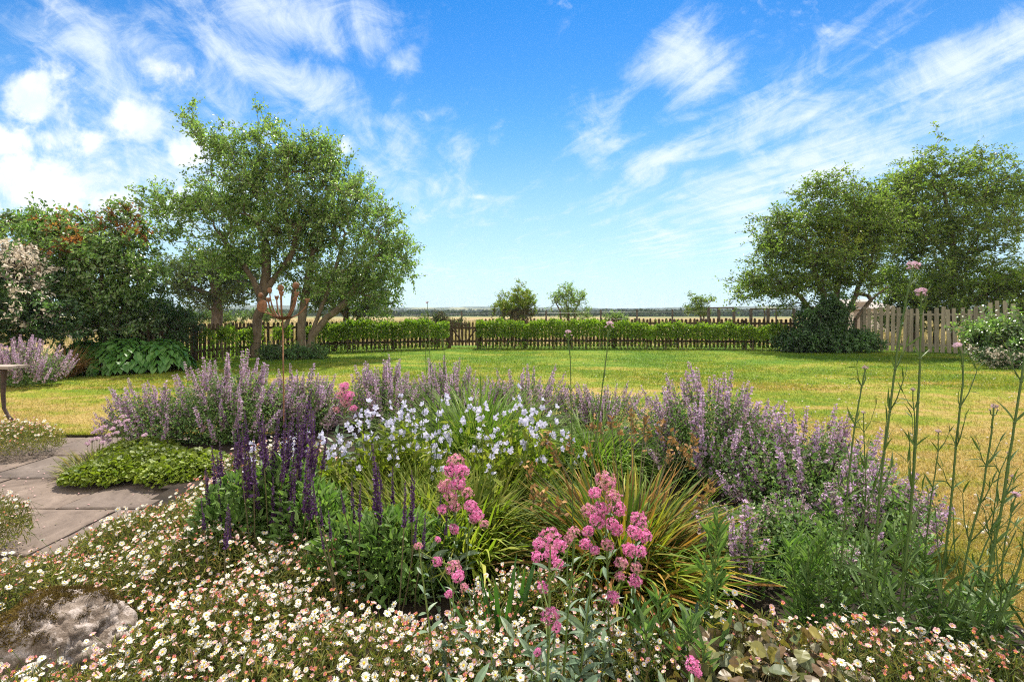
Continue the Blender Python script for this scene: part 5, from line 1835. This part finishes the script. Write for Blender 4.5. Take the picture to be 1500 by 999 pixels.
def build_daisies():
    rng = np.random.default_rng(151)
    for label, cl, n in DAISY_CLUMPS:
        n = int(n * 1.85)
        cx, cy, rx, ry, h = cl
        root = thing('fleabane', label, 'daisies', (cx, cy, 0), 'fleabane daisy clumps')
        far = cy > 2.9

        def clear(p, m=1.0):
            return np.sum(((p - ROCK[0]) / (ROCK[1] * m)) ** 2, 1) > 1

        # foliage: fine narrow leaves and threadlike stems
        g = G()
        k = int(6500 * rx * ry / .1 * (1.0 if not far else .8))
        r = rng.uniform(0, 1, k) ** .5 * 1.08
        a = rng.uniform(0, 6.28, k)
        x, y = cx + np.cos(a) * r * rx, cy + np.sin(a) * r * ry
        z = mound(cl, x, y) * rng.uniform(.15, .98, k) + .015
        pos = np.stack([x, y, z], -1)
        pos = pos[clear(pos)]
        leaves(g, LEAF_NAR, pos, rand_dirs(len(pos), .7, rng), .030, .6, 0, .7, rng)
        # flowers
        m = n
        r = rng.uniform(0, 1, m) ** .5 * 1.05
        a = rng.uniform(0, 6.28, m)
        x, y = cx + np.cos(a) * r * rx, cy + np.sin(a) * r * ry
        z = mound(cl, x, y) * rng.uniform(.72, 1.06, m) + rng.normal(size=m) * .02 + .035
        pos = np.stack([x, y, np.maximum(z, .03)], -1)
        ok = clear(pos, 1.02) | (rng.uniform(size=m) < .05)
        pos = pos[ok]
        m = len(pos)
        d = np.stack([rng.normal(size=m) * .48 + (pos[:, 0] - cx) * .5, -.32 + rng.normal(size=m) * .48, np.full(m, 1.)], -1)
        d = nrm(d)
        patch = np.sin(pos[:, 0] * 9 + 2) * np.sin(pos[:, 1] * 11 + cx * 5)
        u = rng.uniform(size=m) - .16 * patch
        pick = np.where(u < .21, 0, np.where(u < .32, 1, np.where(u < .43, 2, np.where(u < .67, 3, 4))))
        sc = rng.uniform(.48, .98, m) * (1.0 if not far else 1.15)
        foot = np.stack([pos[:, 0] + rng.normal(size=m) * .035 - d[:, 0] * .05, pos[:, 1] + rng.normal(size=m) * .035 + .03, np.maximum(pos[:, 2] - rng.uniform(.08, .16, m), .01)], -1)
        g.segs(foot, pos - d * .004, .0008, .0007, 3, 1)
        g.build('foliage', [M['daisyleaf'], M['stem']], root)
        var = [(gv, me, [M[p], M['disc'], M['stem']]) for (gv, me), p in zip(DAISY, ('white', 'white', 'white', 'blush', 'rose'))]
        put_heads(root, 'flower_head', var, pos, d, sc, 100, rng, pick)


build_daisies()


# ------------------------------------------------------------------ rock, sculpture, table
def build_objects():
    # boulder with moss
    bpy_mesh = bpy.data.meshes.new('boulder')
    import bmesh
    from mathutils import noise as mn
    bm = bmesh.new()
    bmesh.ops.create_icosphere(bm, subdivisions=6, radius=1.0)
    for v in bm.verts:
        p = v.co.copy()
        n = mn.fractal(p * 1.3 + Vector((3, 1, 7)), 1., 2., 4) * .09 + mn.fractal(p * 6.1, .8, 2., 6) * .062 + mn.noise(p * 2.1) * .08
        ridge = abs(mn.noise(p * 2.6 + Vector((9, 2, 4)))) * .05
        v.co = p * (1 + n - ridge)
        v.co.x *= ROCK[1][0]
        v.co.y *= ROCK[1][1]
        v.co.z *= ROCK[1][2] * .93
    bm.normal_update()
    bm.to_mesh(bpy_mesh)
    for p in bpy_mesh.polygons:
        p.use_smooth = True
    bpy_mesh.materials.append(M['rock'])
    o = bpy.data.objects.new('boulder', bpy_mesh)
    COL.objects.link(o)
    o.location = ROCK[0]
    tag(o, 'pale weathered boulder patched with brown moss among the daisies beside the paving', 'boulder')
    # moss pad: short tufts rooted on the left and crest of the boulder
    rng = np.random.default_rng(171)
    pts, nor = [], []
    for v in bm.verts:
        w = v.co
        k = mn.fractal(w * 9 + Vector((1, 5, 2)), 1., 2., 4)
        if w.z > -.04 and (w.x < -.005 + k * .22 or (w.z > .15 and w.x < .09 + k * .16)) and w.y < .17:
            pts.append(w[:])
            nor.append(v.normal[:])
    pts, nor = np.array(pts), np.array(nor)
    bm.free()
    idx = rng.integers(0, len(pts), 16000)
    g = G()
    leaves(g, LEAF_NAR, pts[idx] + rng.normal(size=(16000, 3)) * .003, nrm(nor[idx] + rng.normal(size=(16000, 3)) * .7), .013, .5, 0, .8, rng)
    mo = bpy.data.objects.new('moss', g.mesh('moss', M['moss']))
    COL.objects.link(mo)
    mo.parent = o

    # rusty bowl sculpture: ribs with discs, cups and balls, on a rod
    Z = 4.05
    s = Z / F
    c = P(414, 468, Z)                    # bottom of the bowl
    root = thing('garden_sculpture', 'rusty metal seed head bowl with ball-tipped ribs on a thin rod', 'sculpture', (c[0] + .02, Z, 0))
    g = G()
    g.tube([(c[0] + .025, Z, .02), (c[0] + .012, Z, .35), (c[0], Z, c[2] + .004)], .0075, .006, 6)
    g.build('rod', M['rust'], root, smooth=True)
    # shallow dished base of the bowl
    R = 29 * s
    g = G()
    rows = []
    for th in np.linspace(.0, .50, 6):
        rows.append([(c[0] + R * math.sin(th) * math.cos(a), Z + R * math.sin(th) * math.sin(a), c[2] + R * 1.0 * (1 - math.cos(th))) for a in np.arange(28) * 2 * math.pi / 28])
    V = np.array(rows).reshape(-1, 3)
    Q = [(r * 28 + i, r * 28 + (i + 1) % 28, (r + 1) * 28 + (i + 1) % 28, (r + 1) * 28 + i) for r in range(5) for i in range(28)]
    g.add(V, Q)
    g.add(V + np.array([0, 0, .004]), Q)
    g.build('dish', M['rust'], root, smooth=True)
    tips = [(438, 419, 'ball', 6.0, -.35), (429, 431, 'cup', 5.0, .45), (419, 431, 'cup', 5.0, -.5), (409, 422, 'disc', 6.2, .15), (401, 440, 'cup', 5.0, -.55), (390, 425, 'disc', 5.0, .35), (385, 433, 'ball', 4.6, -.2),
            (443, 440, 'cup', 4.5, .6), (397, 436, 'cup', 4.5, .6), (424, 438, 'disc', 4.5, .62)]
    for i, (px, py, kind, rad, dep) in enumerate(tips):
        t = P(px, py, Z)
        t[1] = Z + dep * R
        u = np.array([t[0] - c[0], t[1] - Z])
        L = np.linalg.norm(u)
        g = G()
        pts = []
        for q in np.linspace(0, 1, 10):
            hr = L * math.sin(q * math.pi / 2 * .98)
            zz = (t[2] - c[2]) * (1 - math.cos(q * math.pi / 2)) ** .9
            pts.append((c[0] + u[0] / L * hr, Z + u[1] / L * hr, c[2] + zz))
        pts[-1] = tuple(t)
        g.tube(pts, .0066, .0055, 6)
        rb = g.build('rib', M['rust'], root, smooth=True)
        rr = rad * s * .78
        g = G()
        if kind in ('ball', 'disc'):
            n, mrows = 16, 8
            thick = 1.0 if kind == 'ball' else .35
            V = [(t[0] + rr * math.sin(p) * math.cos(a), t[1] + thick * rr * math.sin(p) * math.sin(a), t[2] + rr * math.cos(p) * 1.1) for p in np.linspace(.02, math.pi - .02, mrows) for a in np.arange(n) * 2 * math.pi / n]
            g.add(V, [(r * n + j, r * n + (j + 1) % n, (r + 1) * n + (j + 1) % n, (r + 1) * n + j) for r in range(mrows - 1) for j in range(n)])
            g.build('finial', M['rust'], rb, smooth=True)
        else:
            # open cup with two lobes
            n = 12
            V = []
            for k, (zz, rd) in enumerate(((-1.2, .15), (-.5, .6), (.2, .9), (.75, 1.0), (.72, .9), (.1, .75), (-.4, .45))):
                for a in np.arange(n) * 2 * math.pi / n:
                    lob = .28 * abs(math.cos(a)) if k in (3, 4) else 0
                    V.append((t[0] + rr * rd * math.cos(a), t[1] + rr * rd * .55 * math.sin(a), t[2] + rr * (zz + lob)))
            g.add(V, [(r * n + j, r * n + (j + 1) % n, (r + 1) * n + (j + 1) % n, (r + 1) * n + j) for r in range(6) for j in range(n)])
            g.build('finial', M['rust'], rb, smooth=True)
    # the large solid petal on the bowl's left wall
    g = G()
    n = 22
    pc = P(393, 449, Z)
    V = []
    for yy in (-.004, .004):
        V += [(pc[0] + (6.8 * math.cos(a) + 2.2 * math.sin(a)) * s, Z - R * .55 + yy - abs(math.cos(a)) * .012, pc[2] + (8.6 * math.sin(a) - 2.4 * math.cos(a)) * s) for a in np.arange(n) * 2 * math.pi / n]
    g.add(V, [(i, (i + 1) % n, n + (i + 1) % n, n + i) for i in range(n)])
    g.f.append((np.array([list(range(n))[::-1]]), 0))
    g.f.append((np.array([list(range(n, 2 * n))]), 0))
    g.tube([(pc[0], Z - R * .55, pc[2] - 8 * s), (c[0] - 5 * s, Z - R * .3, c[2] + 5 * s), (c[0] - .01, Z - .01, c[2])], .006, .005, 5)
    g.build('petal', M['rust'], root)

    # table whose end shows at the picture edge
    Z = 5.62
    zt = P(0, 535.5, Z)[2]
    x1 = GX(44, 5.75)
    root = thing('garden_table', 'narrow weathered timber garden table on a curved dark iron leg, cut by the picture edge', 'table', (x1 - .8, Z, 0))
    for k in range(2):
        g = G()
        g.box((x1 - .75, Z - .064 + k * .128, zt - .014), (.75 + .006 * k, .060, .014), 0)
        g.build('board', M['tablewood'], root)
    for x in (GX(6, Z), GX(6, Z) - 1.15):
        g = G()
        pts = [(x, Z, zt - .03), (x - .005, Z, zt * .8), (x - .012, Z, zt * .5), (x + .0, Z, zt * .25), (x + .05, Z, .07), (x + .10, Z, .015)]
        g.tube(pts, .024, .016, 8, radii=[.03, .028, .022, .018, .018, .022])
        g.build('leg', M['darkmetal'], root, smooth=True)
    g = G()
    g.box((x1 - .8, Z, zt - .045), (.6, .018, .016), 0)
    g.build('stretcher', M['darkmetal'], root)


build_objects()


# ------------------------------------------------------------------ haze, sun, sky, camera
SUN_EL, SUN_AZ = math.radians(57), math.radians(8)


def build_haze():
    g = G()
    x, y0, y1, z0, z1 = 1900, -40, 1450, -1.1, 24.5
    g.box((0, (y0 + y1) / 2, (z0 + z1) / 2), (x, (y1 - y0) / 2, (z1 - z0) / 2))
    m, nt, out = new_mat('thin_haze')
    v = nd(nt, 'ShaderNodeVolumePrincipled', ins={'Color': (.72, .84, 1, 1), 'Density': .00030, 'Anisotropy': 0.0})
    nt.links.new(v.outputs[0], out.inputs['Volume'])
    o = g.build('haze', m)
    tag(o, 'thin summer haze fading the far hills', 'haze', kind='stuff')


build_haze()


def build_sky():
    w = bpy.data.worlds.new('World')
    SC.world = w
    w.use_nodes = True
    nt = w.node_tree
    nt.nodes.clear()
    out = nt.nodes.new('ShaderNodeOutputWorld')
    bg = nt.nodes.new('ShaderNodeBackground')
    sky = nt.nodes.new('ShaderNodeTexSky')
    sky.sky_type = 'NISHITA'
    sky.sun_disc = False
    sky.sun_elevation = SUN_EL
    sky.sun_rotation = SUN_AZ
    sky.air_density = 1.0
    sky.dust_density = .3
    sky.ozone_density = 3.0
    lk = nt.links.new

    def mth(op, a, b=None, c=None, clamp=False):
        n = nt.nodes.new('ShaderNodeMath')
        n.operation = op
        n.use_clamp = clamp
        for i, v in enumerate((a, b, c)):
            if v is None:
                continue
            if isinstance(v, (int, float)):
                n.inputs[i].default_value = v
            else:
                lk(v, n.inputs[i])
        return n.outputs[0]

    tc = nt.nodes.new('ShaderNodeTexCoord').outputs['Generated']
    sep = nt.nodes.new('ShaderNodeSeparateXYZ')
    lk(tc, sep.inputs[0])
    X, Y, Zz = sep.outputs
    yy = mth('MAXIMUM', Y, .08)
    zz = mth('MAXIMUM', Zz, .035)
    cmb = nt.nodes.new('ShaderNodeCombineXYZ')
    lk(mth('DIVIDE', X, yy), cmb.inputs[0])
    lk(mth('DIVIDE', Zz, yy), cmb.inputs[1])
    UV = cmb.outputs[0]                                   # bearing and height over the horizon
    cm2 = nt.nodes.new('ShaderNodeCombineXYZ')
    lk(mth('DIVIDE', X, zz), cm2.inputs[0])
    lk(mth('DIVIDE', Y, zz), cm2.inputs[1])
    PL = cm2.outputs[0]                                   # position on a flat cloud deck

    def blob(px, py, rx, ry, ang, amp, soft=1.0):
        mp = nt.nodes.new('ShaderNodeMapping')
        mp.vector_type = 'TEXTURE'
        mp.inputs['Location'].default_value = ((px - 750) / F, (HZ - py) / F, 0)
        mp.inputs['Rotation'].default_value = (0, 0, math.radians(ang))
        mp.inputs['Scale'].default_value = (rx / F, ry / F, 1)
        lk(UV, mp.inputs['Vector'])
        ln = nt.nodes.new('ShaderNodeVectorMath')
        ln.operation = 'LENGTH'
        lk(mp.outputs[0], ln.inputs[0])
        mr = nt.nodes.new('ShaderNodeMapRange')
        mr.interpolation_type = 'SMOOTHSTEP'
        mr.inputs[1].default_value = 1.0 + soft * .5
        mr.inputs[2].default_value = max(0., 1.0 - soft)
        mr.inputs[3].default_value = 0
        mr.inputs[4].default_value = amp
        lk(ln.outputs['Value'], mr.inputs[0])
        return mr.outputs[0]

    def total(bl, op='MAXIMUM'):
        r = None
        for b in bl:
            q = blob(*b)
            r = q if r is None else mth(op, r, q)
        return r

    def sm(v, a, b, hi=1.0):
        mr = nt.nodes.new('ShaderNodeMapRange')
        mr.interpolation_type = 'SMOOTHSTEP'
        mr.inputs[1].default_value = a
        mr.inputs[2].default_value = b
        mr.inputs[4].default_value = hi
        lk(v, mr.inputs[0])
        return mr.outputs[0]

    # cumulus low on the left
    cum = total([(110, 215, 200, 125, 0, .60), (60, 290, 240, 60, 0, .8), (38, 148, 66, 48, 0, 1.), (195, 180, 64, 40, -8, 1.), (95, 205, 110, 34, 0, .78), (60, 262, 230, 56, -5, .95), (275, 218, 52, 46, 20, .9), (150, 290, 190, 40, 0, .85), (500, 215, 22, 34, -30, .62), (700, 289, 16, 7, 0, .7),
                 (10, 205, 80, 50, 0, .85), (330, 185, 30, 20, 0, .5), (240, 100, 90, 26, -10, .35)])
    n1 = noise(nt, 9., 8, .62, UV, .25)
    cumd = sm(mth('ADD', cum, mth('MULTIPLY_ADD', n1, 2.6, -1.3)), .22, .95)
    # streaky cirrus lying along the deck
    cir = total([(1200, 200, 430, 170, 20, .62), (250, 120, 330, 150, -10, .62), (560, 240, 160, 120, 0, .5), (420, 30, 200, 66, -8, 1.), (390, 100, 210, 55, -28, .95), (480, 130, 70, 44, 0, .75), (1010, 95, 85, 105, 35, .95), (970, 235, 110, 36, 32, 1.), (1230, 235, 380, 75, 22, 1.), (1420, 75, 170, 62, 24, 1.),
                 (1100, 330, 260, 70, 8, .72), (590, 95, 40, 36, 60, .75), (600, 205, 90, 90, 0, .45), (130, 55, 190, 70, 0, .8), (620, 290, 150, 70, 0, .6), (880, 190, 80, 50, 30, .7), (330, 270, 260, 110, 0, .75), (1400, 180, 240, 75, 22, .8),
                 (960, 370, 190, 20, 3, .6), (570, 180, 60, 26, 0, .6), (720, 400, 700, 40, 0, .4)])
    rot = nt.nodes.new('ShaderNodeMapping')
    rot.vector_type = 'TEXTURE'
    rot.inputs['Rotation'].default_value = (0, 0, math.radians(12.5))
    lk(PL, rot.inputs['Vector'])
    n2 = noise(nt, 2.3, 7, .62, rot.outputs[0], .7, (1.6, .48, 1))
    n3 = noise(nt, 7.5, 8, .7, UV, .8, (1, 1.3, 1))
    nn = mth('ADD', mth('MULTIPLY', n2, .55), mth('MULTIPLY', n3, .45))
    cird = mth('MULTIPLY', sm(mth('ADD', mth('MULTIPLY', cir, 1.0), mth('MULTIPLY_ADD', nn, 3.4, -1.75)), .12, 1.25), .88)
    # milky veil toward the horizon
    low = sm(Zz, .46, -.03, 1.0)
    veil = mth('MULTIPLY', mth('POWER', low, 1.5), mth('MULTIPLY_ADD', n2, .3, .72))
    # broken warm-white cloud added behind the viewer, unseen, to fill the shadows
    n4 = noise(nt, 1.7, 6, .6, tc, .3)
    back_fill = mth('MULTIPLY', sm(Y, .05, -.35), sm(n4, .30, .48))

    K = 10.0
    g = ramp(nt, Zz, [(0, (.95, .95, .95)), (.15, (.58, .76, .90)), (.34, (.28, .64, .87)), (.55, (.09, .47, .81)), (1, (.09, .43, .76))])
    c = mixc(nt, sky.outputs[0], g, 1., 'MULTIPLY')
    c = mixc(nt, c, (.31 * K, .45 * K, .54 * K), veil)
    c = mixc(nt, c, (.49 * K, .545 * K, .58 * K), cird)
    shade = sm(noise(nt, 5., 5, .6, UV, .2), .35, .62)
    cc = mixc(nt, (.46 * K, .52 * K, .57 * K), (.66 * K, .66 * K, .65 * K), shade)
    c = mixc(nt, c, cc, mth('MULTIPLY', cumd, .95))
    c = mixc(nt, c, (1.12 * K, 1.04 * K, .90 * K), mth('MULTIPLY', back_fill, .92))
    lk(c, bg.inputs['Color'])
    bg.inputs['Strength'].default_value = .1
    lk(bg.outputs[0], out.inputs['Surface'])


build_sky()

sd = bpy.data.lights.new('sun', 'SUN')
sd.energy = 5.0
sd.angle = math.radians(.55)
sd.color = (1.0, .93, .80)
so = bpy.data.objects.new('sun', sd)
COL.objects.link(so)
sv = Vector((math.sin(SUN_AZ) * math.cos(SUN_EL), math.cos(SUN_AZ) * math.cos(SUN_EL), math.sin(SUN_EL)))
so.rotation_euler = sv.to_track_quat('Z', 'Y').to_euler()
so.location = (2, 8, 20)

cd = bpy.data.cameras.new('camera')
cd.sensor_width = 36
cd.lens = 36 * F / 1500
cd.shift_y = -(499.5 - HZ) / 1500
cd.clip_start = .02
cd.clip_end = 30000
co = bpy.data.objects.new('camera', cd)
COL.objects.link(co)
co.location = (0, 0, EYE)
co.rotation_euler = (math.pi / 2, 0, 0)
SC.camera = co

SC.view_settings.view_transform = 'Standard'
SC.view_settings.look = 'None'
SC.view_settings.exposure = .98
SC.view_settings.gamma = 1
SC.cycles.use_denoising = False
SC.cycles.pixel_filter_type = 'BLACKMAN_HARRIS'
SC.cycles.filter_width = 1.1
SC.cycles.max_bounces = 8
SC.cycles.diffuse_bounces = 3
SC.cycles.glossy_bounces = 2
SC.cycles.transmission_bounces = 4
SC.cycles.volume_bounces = 0
SC.cycles.sample_clamp_indirect = 6
